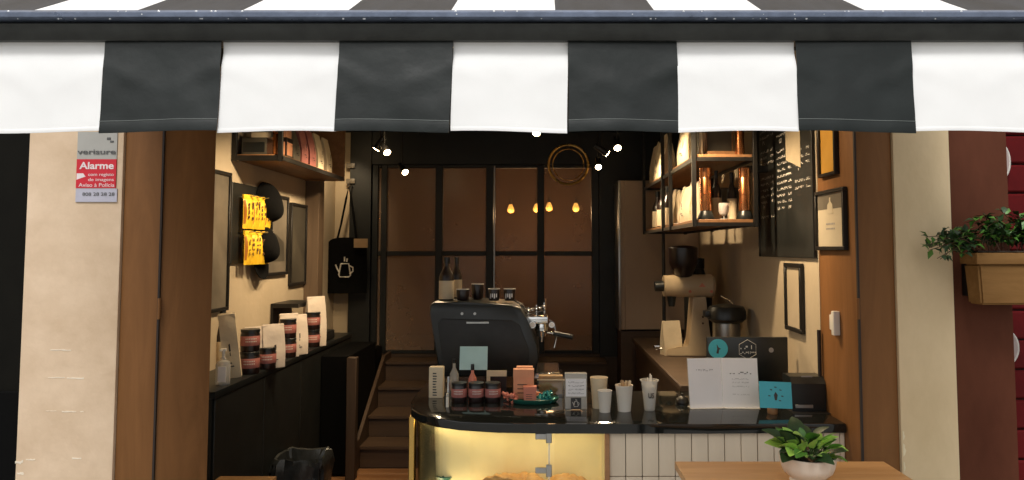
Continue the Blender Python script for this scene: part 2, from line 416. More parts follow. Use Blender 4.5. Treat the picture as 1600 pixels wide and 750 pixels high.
# right: maroon pilaster, red slatted shutter, round signs
t = thing('pilaster', 'maroon painted pilaster to the right of the cream pillar, behind the planter', 'pilaster', (1.9, 3.3, 0))
bm = nb(); box(bm, (1.768, YF + .03, 0), (2.035, 3.5, 2.62), .005, seg=2); obj('shaft', bm, maroon, t, True)
t = thing('slatted_shutter', 'red slatted roller shutter at the far right edge', 'shutter', (2.4, 3.45, 0))
bm = nb(); box(bm, (2.037, 3.46, 0), (2.9, 3.5, 2.6)); obj('backing', bm, brown_edge, t)
sl0 = None
for k in range(19):
    if sl0 is None:
        bm = nb(); box(bm, (2.04, 3.432, .02), (2.9, 3.458, .148), .008); sl0 = obj('slat', bm, red_slat, t)
    else:
        c = sl0.copy(); COL.objects.link(c); c.parent = t; c.location = (0, 0, .1355 * k)
disc_m = mat('dulled_white_enamel', (.42, .33, .31), .5)
for (px, py, r, lab) in ((1536, 252, .125, 'white round sign on the red shutter above the planter, mostly behind maroon pilaster'),
                         (1560, 543, .092, 'white round sign on the red shutter below the planter, mostly behind maroon pilaster')):
    c = P(px, py, 3.40)
    t = thing('round_sign', lab, 'sign', c)
    bm = nb(); cyl(bm, c, c + Vector((0, .012, 0)), r, n=40); obj('disc', bm, disc_m, t, True)
    bm = nb(); tube(bm, [c + Vector((math.cos(a) * r, 0.004, math.sin(a) * r)) for a in [2 * math.pi * i / 40 for i in range(40)]], .006, 6, True); obj('rim', bm, switch_m, t, True)
    bm = nb(); cyl(bm, c + Vector((0, .012, 0)), c + Vector((0, .034, 0)), .012, n=10); obj('mount', bm, switch_m, t)

# alarm sign on left pillar
c = P(152, 262, YF); s = YF / F
t = thing('alarm_sign', 'grey and red alarm company sign stuck on the left beige pillar', 'sign', (c.x, YF, c.z))
def sgn(x, y): return P(x, y, YF)
def srect(name, x0, y0, x1, y1, m, dy):
    bm = nb(); a = sgn(x0, y1); b = sgn(x1, y0)
    box(bm, (a.x, YF - dy, a.z), (b.x, YF - .0005, b.z)); return obj(name, bm, m, t)
srect('plate', 118.5, 206, 184.5, 316, sticker_grey, .004)
srect('red_field', 119.5, 249, 183, 294, sticker_red, .0055)
srect('number_field', 118.8, 295, 184, 315.5, sticker_blue, .0052)
def stext(name, sx, px, py, hpx, m, wpx, bold=0):
    p = sgn(px, py); o = text(name, sx, hpx * s * 1.38, m, t, (p.x, YF - .0062, p.z), bold=bold)
    ws = [v.co.x for v in o.data.vertices]; w0 = max(ws) - min(ws); mid = (max(ws) + min(ws)) / 2
    k = wpx * s / w0
    tx = p.x - t.location.x
    for v in o.data.vertices: v.co.x = tx + (v.co.x - mid) * k
    return o
dk = mat("sign_grey_ink", (.10, .10, .10), .5)
wt = mat("sign_white_ink", (.85, .75, .75), .5)
stext('lettering', 'verisure', 152, 241, 8, dk, 60, .0004)
stext('lettering', 'Alarme', 152, 264, 11, wt, 54, .001)
stext('lettering', 'com registo', 159, 275, 5.0, wt, 40)
stext('lettering', 'de imagens', 159, 283, 5.0, wt, 40)
stext('lettering', 'Aviso à Polícia', 152, 292, 6.0, wt, 56)
stext('lettering', '808 28 28 28', 155, 306, 5.5, dk, 50)
bm = nb()
for (ax, ay, bx, by) in ((168, 215, 174, 219), (173, 220, 179, 223)):
    a = sgn(ax, by); b = sgn(bx, ay); box(bm, (a.x, YF - .0058, a.z), (b.x, YF - .004, b.z), .001)
obj('emblem', bm, dk, t)
bm = nb(); a = sgn(121, 277); pts = [(a.x, a.z + s * 6), (a.x, a.z - s * 4), (a.x + s * 14, a.z + s * 1), (a.x + s * 10, a.z + s * 6)]
prism(bm, pts, 'y', YF - .0062, YF - .005); obj('emblem', bm, wt, t)

# ------------------------------------------------------------------ awning
YA = 2.0
t = thing('awning', 'black and white striped awning with straight valance over the shop front', 'awning', (0, YA, P(800, 40, YA).z))
edges_px = [155, 340, 525, 705, 887, 1060, 1248, 1430]
ex = [(p - VX) / F * YA for p in edges_px]
stp = .316
ex = [ex[0] - stp * 2, ex[0] - stp] + ex + [ex[-1] + stp, ex[-1] + 2 * stp]
zt = P(800, 60, YA).z; zb = P(800, 208, YA).z
rv = random.Random(11)
for i in range(len(ex) - 1):
    a, b = ex[i], ex[i + 1]; black = (i % 2 == 0)
    # valance panel: thin cloth with soft buckles and a hem
    bm = nb(); nx, nz = 26, 20
    ph = rv.uniform(0, 9); tilt = rv.uniform(-.004, .004); skew = rv.uniform(-.004, .004) if black else 0
    grid = []
    for j in range(nz + 1):
        row = []; v = j / nz
        for k in range(nx + 1):
            u = k / nx
            x = a + (b - a) * u + skew * v + (.002 * math.sin(v * 5 + ph) if 0 < k < nx else .0015 * math.sin(v * 4 + ph))
            z = zt + (zb - zt) * v + (.004 * math.sin(u * math.pi * 1.0 + ph) * v)
            amp = (.005 if black else .0025) * min(1, v * 2.2)
            y = YA + amp * (noise.noise(Vector((u * 2.2 + ph, v * 1.7, i * 3.1))) + .55 * noise.noise(Vector((u * 4.5 - v * 3 + ph, v * 3.0 + u * 1.5, i)))) \
                - .018 * v + tilt * u
            # diagonal tension folds from the top corners
            cu = min(u, 1 - u)
            y -= (.0035 if black else .002) * math.exp(-((v - .30 - .55 * cu) / .09) ** 2) * (1 - cu * 1.6)
            if not black: y += .012 * math.exp(-((v - .12) / .14) ** 2)
            row.append(bm.verts.new((x, y, z)))
        grid.append(row)
    for j in range(nz):
        for k in range(nx): bm.faces.new((grid[j][k], grid[j][k + 1], grid[j + 1][k + 1], grid[j + 1][k]))
    bmesh.ops.recalc_face_normals(bm, faces=bm.faces[:])
    bmesh.ops.solidify(bm, geom=bm.faces[:], thickness=.0016)
    pan = obj('valance_panel', bm, black_cloth if black else white_cloth, t, True, label='%s valance panel' % ('black' if black else 'white'))
    # hem seam: a folded band, slightly proud
    bm = nb(); gg = []
    vh = .865 if black else .95
    for jj, v in enumerate((vh, vh + .012, .985, 1.0)):
        row = []
        for k in range(nx + 1):
            q = grid_co = None
            u = k / nx; fj = v * nz; j0 = min(int(fj), nz - 1); fr = fj - j0
            row.append((j0, fr, k))
        gg.append((row, (.0002, .0014, .0016, .0008)[jj]))
    me = pan.data; base = worg(pan)
    nv = (nx + 1)
    rows = []
    for row, off in gg:
        r_ = []
        for (j0, fr, k) in row:
            A = me.vertices[j0 * nv + k].co; B = me.vertices[(j0 + 1) * nv + k].co
            pnt = A.lerp(B, fr) + base; pnt.y -= off
            r_.append(bm.verts.new(pnt))
        rows.append(r_)
    for r0, r1 in zip(rows, rows[1:]):
        for k in range(nx): bm.faces.new((r0[k], r0[k + 1], r1[k + 1], r1[k]))
    bmesh.ops.recalc_face_normals(bm, faces=bm.faces[:])
    bmesh.ops.solidify(bm, geom=bm.faces[:], thickness=.0008)
    obj('hem', bm, black_cloth if black else white_cloth, pan, True)
    if black:
        bm = nb(); thr = [v.co.copy() for v in (rows[0])] if False else None
        pts_ = []
        for (j0, fr, k) in gg[1][0]:
            pnt = me.vertices[j0 * nv + k].co.lerp(me.vertices[(j0 + 1) * nv + k].co, fr) + base; pnt.y -= .0026; pts_.append(pnt)
        tube(bm, pts_, .0009, 5); obj('hem_stitching', bm, thread_m, pan, True)
    # canopy stripe
    bm = nb(); sh = -.03; ca, sa = math.cos(R(30)), math.sin(R(30)); L_ = 1.36
    y0 = YA + .05; z0 = P(800, 21, YA).z - .005
    nn = 14; g2 = []
    for j in range(nn + 1):
        q = j / nn; row = []
        for k in range(5):
            u = k / 4
            sag = -.016 * math.sin(q * math.pi) + .003 * noise.noise(Vector((u * 2 + i, q * 3, 1)))
            row.append(bm.verts.new((a + sh + (b - a) * u, y0 + L_ * ca * q - sag * sa, z0 + L_ * sa * q + sag * ca)))
        g2.append(row)
    for j in range(nn):
        for k in range(4): bm.faces.new((g2[j][k], g2[j][k + 1], g2[j + 1][k + 1], g2[j + 1][k]))
    bmesh.ops.recalc_face_normals(bm, faces=bm.faces[:])
    bmesh.ops.solidify(bm, geom=bm.faces[:], thickness=.0015)
    obj('canopy_stripe', bm, black_canopy if black else white_cloth, t, True, label='%s canopy stripe' % ('black' if black else 'white'))
xa, xb = ex[0] - .02, ex[-1] + .02
z20, z37, z41, z63 = (P(800, q, YA).z for q in (19, 36, 40, 63))
# front bar: rounded upper rail, groove, lower rail
prof = [(YA + .055, z37 - .001), (YA - .028, z37 - .001), (YA - .044, z37 + .004), (YA - .046, (z20 + z37) / 2), (YA - .038, z20 - .007), (YA - .018, z20), (YA + .055, z20)]
bm = nb(); prism(bm, prof, 'x', xa, xb); obj('upper_rail', bm, bar_top, t, True)
prof = [(YA + .05, z63 - .004), (YA - .012, z63 - .004), (YA - .02, z63 + .004), (YA - .026, (z41 + z63) / 2 + .004), (YA - .030, z41 - .004), (YA - .024, z41), (YA + .05, z41)]
bm = nb(); prism(bm, prof, 'x', xa, xb); obj('lower_rail', bm, bar_low, t, True)
bm = nb(); box(bm, (xa, YA - .010, z41 + .0005), (xb, YA + .045, z37 - .0015)); obj('groove', bm, black_metal, t)
bm = nb(); rd = random.Random(2)
for k in range(60):
    x = rd.uniform(-1.55, 1.4); pz = rd.choice([z37 + .001, z37 + .0005, z20 - .012, z20 - .02]); r = rd.uniform(.0012, .0032)
    yy = YA - (.036 if pz < z37 + .002 else .044)
    bmesh.ops.create_icosphere(bm, subdivisions=1, radius=r, matrix=Matrix.Translation((x, yy, pz)) @ Matrix.Diagonal((1.2, .7, 1, 1)))
obj('raindrops', bm, drop_m, t, True, kind='stuff')
for x in (-1.35, 1.45):
    bm = nb(); e = Vector((x * .6, 2.75, 2.42))
    tube(bm, [(x, YA + .05, z63 + .03), e], .022, 10); tube(bm, [e, (x * .98, 3.26, 2.72)], .026, 10)
    obj('folding_arm', bm, black_metal, t, True)
bm = nb(); cyl(bm, (xa, 3.22, 2.93), (xb, 3.22, 2.93), .045, n=16); obj('roller', bm, black_metal, t, True)

# ------------------------------------------------------------------ shop shell
bm = nb(); box(bm, (XWL - .12, 3.53, 0), (XWL, YP + 1.8, ZC))
tag(obj('interior_wall', bm, warm_wall), 'warm plaster wall on the left inside the shop, hung with frames', 'wall')
bm = nb(); box(bm, (XJR + .042, 3.53, 0), (XJR + .16, YP + 1.8, ZC))
# plaster lining flush with the jamb leaf
box(bm, (XJR, YJR + .004, 0), (XJR + .0415, YP + 1.8, ZC - .001))
tag(obj('interior_wall', bm, warm_wall), 'warm plaster wall on the right inside the shop, behind the menu board', 'wall')
bm = nb(); box(bm, (XWL + .002, 3.53, 0), (XJL - .042, YJL - .002, ZC - .002))
tag(obj('wall_return', bm, warm_wall), 'short plaster return wall behind the left shutter', 'wall')
bm = nb(); box(bm, (XWL + .001, YP + 1.7, 0), (XJR - .001, YP + 1.79, ZC - .002))
tag(obj('back_room_wall', bm, brown_room), 'brown wall of the back room seen through the glazed partition', 'wall')
# brown post on the left wall
post_m = wood('taupe_post', (.11, .07, .042), (.15, .10, .062), 'z', 3, .6)
a = PX(490, 400, XWL + .10); bm = nb(); box(bm, (XWL + .001, 6.02, CT + .003), (XWL + .115, 6.16, ZC - .003), .004)
tag(obj('wall_post', bm, post_m), 'brown timber post on the left wall between frames and tote bag', 'post')

# staircase
t = thing('staircase', 'dark timber steps rising to the glazed partition at the back', 'staircase', (-1.1, 6.0, 0))
newel_m = wood('dark_newel', (.040, .023, .013), (.062, .037, .021), 'z', 5, .6)
XS0, XS1 = -1.395, .55
ys = [5.69, 5.96, 6.28, 6.57]; zs = [.167, .335, .502, .668]
for k in range(4):
    bm = nb(); y1 = ys[k + 1] if k < 3 else 6.82
    box(bm, (XS0, ys[k] + .02, zs[k] - .166), (XS1, y1 + .018, zs[k] - .03)); r_ = obj('riser', bm, step_wood, t)
    bm = nb(); box(bm, (XS0, ys[k], zs[k] - .029), (XS1, y1 + .019, zs[k]), .004); obj('tread', bm, step_wood, t, True)
bm = nb(); prism(bm, [(5.47, 0), (6.82, 0), (6.82, .72), (6.57, .72), (5.69, .22), (5.47, .20)], 'x', XS0 - .028, XS0 - .002); obj('side_board', bm, step_wood, t)
bm = nb(); box(bm, (XS0 - .030, 5.40, 0), (XS0 + .040, 5.465, .87), .004); obj('newel_board', bm, newel_m, t, True)
bm = nb(); box(bm, (XWL + .002, 6.84, .40), (XJR - .002, YP + 1.69, .668))
struct('upper_floor', bm, step_wood)

# glazed partition
def pp(px, py): return P(px, py, YP)
t = thing('glazed_partition', 'black framed glazed partition with brown panes at the back of the shop', 'partition', (0, YP, .67))
zt_ = pp(700, 258).z; zbm = pp(700, 552).z; zr = pp(700, 396).z
mull = [586, 600, 686, 765, 845, 930]
bw = .034
def bar(x0, x1, z0, z1, y0=YP - .03, y1=YP + .03, name='frame_bar', m=black_paint):
    bm = nb(); box(bm, (x0, y0, z0), (x1, y1, z1), .004); return obj(name, bm, m, t)
xs = [pp(m, 400).x for m in mull]
for i, x in enumerate(xs):
    wd = .028 if i < 2 else bw
    bar(x - wd, x + wd, zbm, zt_)
    if i == 3:
        bar(x + wd + .004, x + wd + .02, zbm + .01, zt_ - .01, YP - .05, YP - .03, 'slide_track', steel)
for i in range(len(xs) - 1):
    a = xs[i] + (.0285 if i < 2 else bw + .0005); b = xs[i + 1] - (.0285 if i + 1 < 2 else bw + .0005)
    bar(a, b, zr - .022, zr + .022, YP - .026, YP + .026)
    for (z0, z1) in ((zbm + .031, zr - .0225), (zr + .0225, zt_ - .031)):
        bm = nb(); box(bm, (a, YP - .004, z0), (b, YP + .004, z1)); obj('pane', bm, amber_glass, t)
    bar(a, b, zbm - .001, zbm + .03, YP - .027, YP + .027)
    bar(a, b, zt_ - .03, zt_ + .001, YP - .027, YP + .027)
bm = nb(); box(bm, (xs[0] - .03, YP - .05, zt_ + .0015), (xs[-1] + .036, YP + .06, ZC - .004)); obj('header_panel', bm, black_paint, t)
bm = nb(); box(bm, (xs[-1] + .0355, YP - .06, .67), (XJR - .003, YP + .06, ZC - .004)); obj('side_panel', bm, black_paint, t)
bm = nb(); box(bm, (P(548, 400, YP).x, YP - .07, .672), (xs[0] - .0305, YP + .06, ZC - .004)); obj('side_panel', bm, black_paint, t)
bm = nb(); box(bm, (xs[0] - .02, YP - .035, .669), (xs[-1] + .034, YP + .03, zbm - .0015)); obj('sill', bm, step_wood, t)
bm = nb(); box(bm, (XWL + .002, YP - .02, .672), (P(548, 400, YP).x - .001, YP + .06, ZC - .004))
tag(obj('wall_end', bm, warm_wall), 'narrow lit plaster strip of wall behind the tote bag', 'wall')
# dark cabinet at foot of left side panel
t = thing('low_cabinet', 'black low cabinet at the back left beside the steps', 'cabinet', (-1.68, 6.7, .0))
bm = nb(); box(bm, (P(545, 500, 6.55).x, 6.56, 0), (P(588, 500, 6.55).x, 6.80, .78), .005); obj('carcass', bm, kick_m, t)
bm = nb(); box(bm, (P(549, 500, 6.55).x, 6.545, .08), (P(585, 500, 6.55).x, 6.558, .74), .003); obj('door', bm, black_satin, t)

# pendant bulbs in the back room
for i, (px, py, Y, lab) in enumerate(((798, 328, 7.6, 'leftmost amber pendant bulb glowing behind the partition'), (838, 327, 7.9, 'second amber pendant bulb from the left behind the partition, at the mullion'),
                      (858, 325, 7.6, 'third amber pendant bulb from the left behind the partition'), (900, 326, 7.5, 'rightmost amber pendant bulb behind the partition, under the brass ring'))):
    c = P(px, py, Y)
    t = thing('pendant_bulb', lab, 'pendant lamp', (c.x, c.y, c.z), group='pendant bulbs behind the partition')
    bm = nb(); lathe(bm, [(0, -.034), (.02, -.030), (.034, -.014), (.037, .004), (.028, .028), (.014, .06)], c, 16); obj('bulb', bm, bulb_m, t, True)
    pl_ = bpy.data.lights.new('bulb_light', 'POINT'); pl_.energy = 9; pl_.color = (1, .6, .28); pl_.shadow_soft_size = .06; po_ = bpy.data.objects.new('bulb_light', pl_); COL.objects.link(po_); po_.parent = t; po_.location = (0, -.06, -.06)
    bm = nb(); cyl(bm, c + Vector((0, 0, .058)), c + Vector((0, 0, .11)), .016, n=12); obj('socket', bm, black_metal, t, True)
    bm = nb(); cyl(bm, c + Vector((0, 0, .11)), (c.x, c.y, ZC - .002), .003, n=6); obj('cord', bm, black_metal, t)

# brass ring
c = P(888, 257, 6.25); rr = 31 * 6.25 / F
t = thing('ring_lamp', 'thin brass ring hanging in front of the top right pane', 'ring', c)
bm = nb(); tube(bm, [c + Vector((math.cos(a) * rr, 0, math.sin(a) * rr)) for a in [2 * math.pi * i / 56 for i in range(56)]], .011, 8, True); obj('ring', bm, brass, t, True)
bm = nb(); tube(bm, [c + Vector((math.cos(a) * (rr - .035), 0.012, math.sin(a) * (rr - .035))) for a in [2 * math.pi * i / 56 for i in range(56)]], .004, 6, True); obj('inner_ring', bm, brass, t, True)
for sx in (-1, 1):
    bm = nb(); cyl(bm, c + Vector((sx * rr * .7, 0, rr * .71)), (c.x + sx * rr * .3, c.y, ZC - .001), .0025, n=6); obj('cord', bm, black_metal, t)

# ------------------------------------------------------------------ track lights
LIGHTS = []
def spot(pos, aim, power, lab, size=95, col=(1, .76, .47), grp='ceiling track spotlights', r=.028, on=True, zt=ZC):
    pos = Vector(pos); dr = (Vector(aim) - pos).normalized()
    t = thing('spotlight', lab, 'spotlight', pos, group=grp)
    bk = pos - dr * .11
    bm = nb(); cyl(bm, bk, pos, r * .72, r, 18); obj('housing', bm, black_metal, t, True)
    bm = nb(); cyl(bm, pos + dr * .0005, pos + dr * .004, r * .86, n=18); obj('lens', bm, lamp_warm, t)
    up = pos - dr * .06
    bm = nb(); tube(bm, [up, (up.x, up.y, zt - .032)], .007, 8); obj('stem', bm, black_metal, t, True)
    l = bpy.data.lights.new('spot_light', 'SPOT'); l.energy = power * 1.25; l.color = col; l.spot_size = R(size); l.spot_blend = .8; l.shadow_soft_size = .04
    o = bpy.data.objects.new('spot_light', l); COL.objects.link(o); o.parent = t; o.location = dr * .012
    o.rotation_euler = dr.to_track_quat('-Z', 'Y').to_euler()
    return t
for x, lab in ((-1.12, 'black ceiling track on the left carrying spotlights'), (.66, 'black ceiling track on the right carrying spotlights')):
    bm = nb(); box(bm, (x - .018, 3.6, ZC - .032), (x + .018, 6.75, ZC - .001), .003)
    tag(obj('light_track', bm, black_metal), lab, 'light track')
p = P(605, 238, 5.3); spot((p.x, p.y, p.z), (-.2, 4.2, 1.0), 25, 'spotlight on the left track whose bright lens shows above the first pane', 80)
p = P(633, 269, 5.9); spot((p.x, p.y, p.z), (.0, 4.6, .9), 20, 'lowest spotlight of the left cluster, in front of the first pane', 80)
p = P(588, 233, 5.5); spot((p.x, p.y, p.z), (-1.95, 5.6, 1.3), 22, 'spotlight on the left track turned toward the left wall', 100)
p = P(965, 231, 5.2); spot((p.x, p.y, p.z), (.55, 3.9, 1.0), 22, 'brightest spotlight of the right cluster beside the shelf', 85)
p = P(935, 261, 5.9); spot((p.x, p.y, p.z), (.4, 4.5, .9), 18, 'lowest spotlight of the right cluster, right of the brass ring', 85)
p = P(949, 240, 5.5); spot((p.x, p.y, p.z), (1.2, 5.6, 1.9), 26, 'spotlight of the right cluster aimed at the shelf', 85)
p = P(838, 208, 4.9); spot((p.x, p.y, p.z), (-.1, 3.8, .9), 20, 'single spotlight showing just below the valance at the centre', 80)
spot((-1.12, 4.25, 2.45), (-1.93, 4.75, 1.25), 50, 'spotlight on the left track over the yellow packs, hidden by the valance', 105)  # unseen spots, added behind the valance to light walls and counter
spot((-1.05, 5.1, 2.5), (-1.93, 5.55, 1.2), 30, 'spotlight on the left track over the paper bags, hidden by the valance', 100)
spot((.70, 3.95, 2.45), (1.34, 4.15, 1.25), 48, 'spotlight on the right track over the menu board, hidden by the valance', 105)
spot((.62, 4.6, 2.5), (1.3, 5.0, 1.1), 20, 'spotlight on the right track over the grinder, hidden by the valance', 95)
spot((.55, 3.62, 2.5), (1.36, 3.45, 2.1), 15, 'spotlight on the right track over the amber print, hidden by the valance', 95)
spot((-1.72, 6.25, 2.62), (-1.88, 6.9, 1.95), 11, 'added spotlight at the back left washing the narrow wall strip behind the tote bag', 70)  # spot added to brighten the wall strip
spot((.30, 3.75, 2.5), (.35, 3.75, .9), 16, 'spotlight over the counter cups, hidden by the valance', 90)

# ------------------------------------------------------------------ left counter
t = thing('side_counter', 'long black side counter along the left wall', 'counter', (-1.8, 4.9, 0))
h_l = .945
bm = nb(); box(bm, (XWL + .002, YJL + .004, h_l - .035), (XJL + .03, 6.35, h_l), .004, seg=2); obj('counter_top', bm, black_satin, t, True)
bm = nb(); box(bm, (XWL + .004, YJL + .006, 0.05), (XJL + .012, 6.34, h_l - .0355)); obj('carcass', bm, black_paint, t)
yy = YJL + .02
for k in range(4):
    bm = nb(); box(bm, (XJL + .0125, yy + .003, .07), (XJL + .024, yy + .65, h_l - .042), .003); obj('front_panel', bm, black_paint, t); yy += .655
bm = nb(); box(bm, (XJL + .03, 5.48, .02), (-1.43, 6.34, .87), .004); obj('low_filler', bm, kick_m, t)  # black box added where the floor gap by the steps reads dark
# bin
def bin_bag_obj():
    t = thing('waste_bin', 'black bin with a crumpled liner on the floor by the left counter', 'bin', (-1.48, 4.62, 0))
    bm = nb(); box(bm, (-1.62, 4.47, 0), (-1.34, 4.78, .30), .03, seg=2); obj('bin_body', bm, black_satin, t, True)
    bm = nb(); n = 40; rows = []
    prof = [(.9, .06), (.98, .16), (1.04, .26), (1.07, .33), (1.08, .37), (1.02, .40), (.92, .395), (.88, .34), (.80, .25)]
    for j, (s_, z) in enumerate(prof):
        row = []
        for i in range(n):
            a = 2 * math.pi * i / n
            cx = abs(math.cos(a)) ** .45 * math.copysign(1, math.cos(a)); cy = abs(math.sin(a)) ** .45 * math.copysign(1, math.sin(a))
            wr = .026 * noise.noise(Vector((math.cos(a) * 5, math.sin(a) * 5, z * 16))) + .007 * math.sin(a * 17 + z * 25)
            row.append(bm.verts.new((-1.48 + cx * (.145 * s_ + wr), 4.625 + cy * (.16 * s_ + wr), z + .03 * noise.noise(Vector((a * 2.3, z * 4, 3))))))
        rows.append(row)
    for A, B in zip(rows, rows[1:]):
        for i in range(n): bm.faces.new((A[i], A[(i + 1) % n], B[(i + 1) % n], B[i]))
    obj('bin_liner', bm, bin_bag, t, True)
bin_bag_obj()

# ------------------------------------------------------------------ main counter
t = thing('service_counter', 'service counter with polished black top, curved lit pastry case and pale boards', 'counter', (.3, 3.8, 0))
CTR = t
outl = [(1.352, 3.36), (.75, 3.352), (.30, 3.35), (0, 3.352), (-.2, 3.365), (-.383, 3.405), (-.50, 3.468), (-.59, 3.56), (-.648, 3.67), (-.675, 3.80), (-.685, 3.95), (-.69, 4.86), (.12, 4.86), (.12, 4.12), (1.352, 4.12)]
bm = nb(); prism(bm, outl, 'z', CT - .042, CT)
es = [e for e in bm.edges if abs(e.verts[0].co.z - e.verts[1].co.z) < 1e-6]
bmesh.ops.bevel(bm, geom=es, offset=.006, segments=3, affect='EDGES', profile=.5)
obj('counter_top', bm, granite, t, True)
def inset(dst):
    pts = outl[2:11]; out = []
    for i, p in enumerate(pts):
        a = Vector(pts[max(0, i - 1)]); b = Vector(pts[min(len(pts) - 1, i + 1)])
        tn = (b - a).normalized(); nrm = Vector((tn.y, -tn.x))     # to the inside
        if nrm.dot(Vector((0.2, 3.95)) - Vector(p)) < 0: nrm = -nrm
        out.append(Vector(p) + nrm * dst)
    return out
ZT = CT - .0425
gl = inset(.035)
XC1 = P(945, 700, 3.385).x
gl[0].x = XC1 - .004
def lining(d0, d1):
    base = resample(inset(.035), 60); out = []
    n_ = len(base)
    for i, p in enumerate(base):
        a = base[max(0, i - 1)]; b = base[min(n_ - 1, i + 1)]; tn = (b - a).normalized(); nr = Vector((tn.y, -tn.x))
        if nr.dot(Vector((.2, 3.95)) - p) < 0: nr = -nr
        u = i / (n_ - 1); d = d0 + (d1 - d0) * min(1, max(0, (u - .30) / .42)); out.append(p + nr * d)
    return out
def resample(pts, n):
    L_ = [0]
    for a, b in zip(pts, pts[1:]): L_.append(L_[-1] + (b - a).length)
    out = []
    for i in range(n + 1):
        s = L_[-1] * i / n; k = 0
        while k < len(L_) - 2 and L_[k + 1] < s: k += 1
        f = (s - L_[k]) / max(1e-9, L_[k + 1] - L_[k]); out.append(pts[k].lerp(pts[k + 1], f))
    return out
def strip(pts, z0, z1, th, name, m):
    bm = nb(); v0 = [bm.verts.new((p.x, p.y, z0)) for p in pts]; v1 = [bm.verts.new((p.x, p.y, z1)) for p in pts]
    for i in range(len(pts) - 1): bm.faces.new((v0[i], v0[i + 1], v1[i + 1], v1[i]))
    if th:
        bmesh.ops.recalc_face_normals(bm, faces=bm.faces[:]); bmesh.ops.solidify(bm, geom=bm.faces[:], thickness=th)
    return obj(name, bm, m, CTR, True)
gs = resample(gl, 40)
jx = P(858, 700, 3.39).x
flat = [p for p in gs if p.x > jx + .004]; curved = [p for p in gs if p.x < jx - .004]
curved = [c for c in curved if True]
strip(flat, .07, ZT - .006, .006, 'glass_panel', case_glass)
strip(curved, .07, ZT - .006, .006, 'glass_panel', case_glass)
bk = lining(.165, .012); bk[0].x = XC1 - .004
strip(bk, .05, ZT - .001, .01, 'back_lining', case_back)
bm = nb(); st = resample(lining(.045, .003), 40); s2_ = resample(lining(.060, .009), 40); st[0].x = s2_[0].x = XC1 - .004; rows = [[bm.verts.new((p.x, p.y, ZT - .004)) for p in q_] for q_ in (st, s2_)]
for i in range(40): bm.faces.new((rows[0][i], rows[0][i + 1], rows[1][i + 1], rows[1][i]))
obj('light_strip', bm, led_strip, t)
bm = nb(); st = resample(lining(.040, .003), 40); s2_ = resample(lining(.055, .008), 40); st[0].x = s2_[0].x = XC1 - .004; rows = [[bm.verts.new((p.x, p.y, .531)) for p in q_[:30]] for q_ in (st, s2_)]  # added lower strip, out of view, evens the glow on the lining
for i in range(29): bm.faces.new((rows[0][i], rows[0][i + 1], rows[1][i + 1], rows[1][i]))
obj('light_strip', bm, led_strip, t)
for zsh, nm in ((.515, 'glass_shelf'), (.08, 'case_floor')):
    bm = nb(); a = resample(inset(.044), 30); b = resample(lining(.15, .010), 30); a[0].x = b[0].x = XC1 - .004
    va = [bm.verts.new((p.x, p.y, zsh)) for p in a]; vb = [bm.verts.new((p.x, p.y, zsh)) for p in b]
    for i in range(30): bm.faces.new((va[i], va[i + 1], vb[i + 1], vb[i]))
    bmesh.ops.recalc_face_normals(bm, faces=bm.faces[:]); bmesh.ops.solidify(bm, geom=bm.faces[:], thickness=.008)
    obj(nm, bm, case_back if nm == 'case_floor' else clear_glass, t)
# gold end post and wood post
g0 = P(644, 700, 3.72)
bm = nb(); box(bm, (g0.x - .014, 3.70, .02), (g0.x + .014, 3.76, ZT - .001), .003); obj('end_post', bm, brass, t, True)
bm = nb(); box(bm, (XC1, 3.372, .02), (XC1 + .021, 3.41, ZT - .001), .002); obj('divider_post', bm, oak_block, t, True)
# steel glass clamps
for (pz) in (684, 737):
    z = P(850, pz, 3.38).z
    bm = nb(); box(bm, (jx - .062, 3.372, z - .006), (jx + .004, 3.3775, z + .020), .002); box(bm, (jx - .014, 3.368, z - .022), (jx + .012, 3.376, z + .034), .003)
    obj('glass_clamp', bm, steel, t, True)
bm = nb(); box(bm, (jx - .004, 3.384, .075), (jx + .004, 3.393, ZT - .008)); obj('glass_joint', bm, frost, t)
# pale boards
x = XC1 + .0215; zj = P(1000, 745, 3.39).z; pitch = 25.3 * 3.39 / F
bm = nb(); box(bm, (XC1 + .022, 3.405, .03), (XJR - .004, 3.45, ZT - .001)); obj('board_backing', bm, brown_edge, t)
rb = random.Random(4); k = 0
while x < XJR - .01:
    x2 = min(x + pitch - .003, XJR - .003)
    for (z0, z1) in ((zj + .0035, ZT - .002), (.03, zj)):
        bm = nb(); dy = rb.uniform(-.0008, .0008); box(bm, (x, 3.388 + dy, z0), (x2, 3.4045, z1), .0025, seg=2); obj('board', bm, pale_board, t, True)
    x += pitch
bm = nb(); box(bm, (-.55, 3.72, .02), (.1, 4.8, ZT - .002)); obj('carcass', bm, black_paint, t)
bm = nb(); box(bm, (XC1 + .024, 3.46, .02), (XJR - .004, 4.1, ZT - .002)); obj('carcass', bm, black_paint, t)
bm = nb(); box(bm, (.09, 3.64, .02), (XC1 + .022, 4.1, ZT - .002)); obj('carcass', bm, black_paint, t)

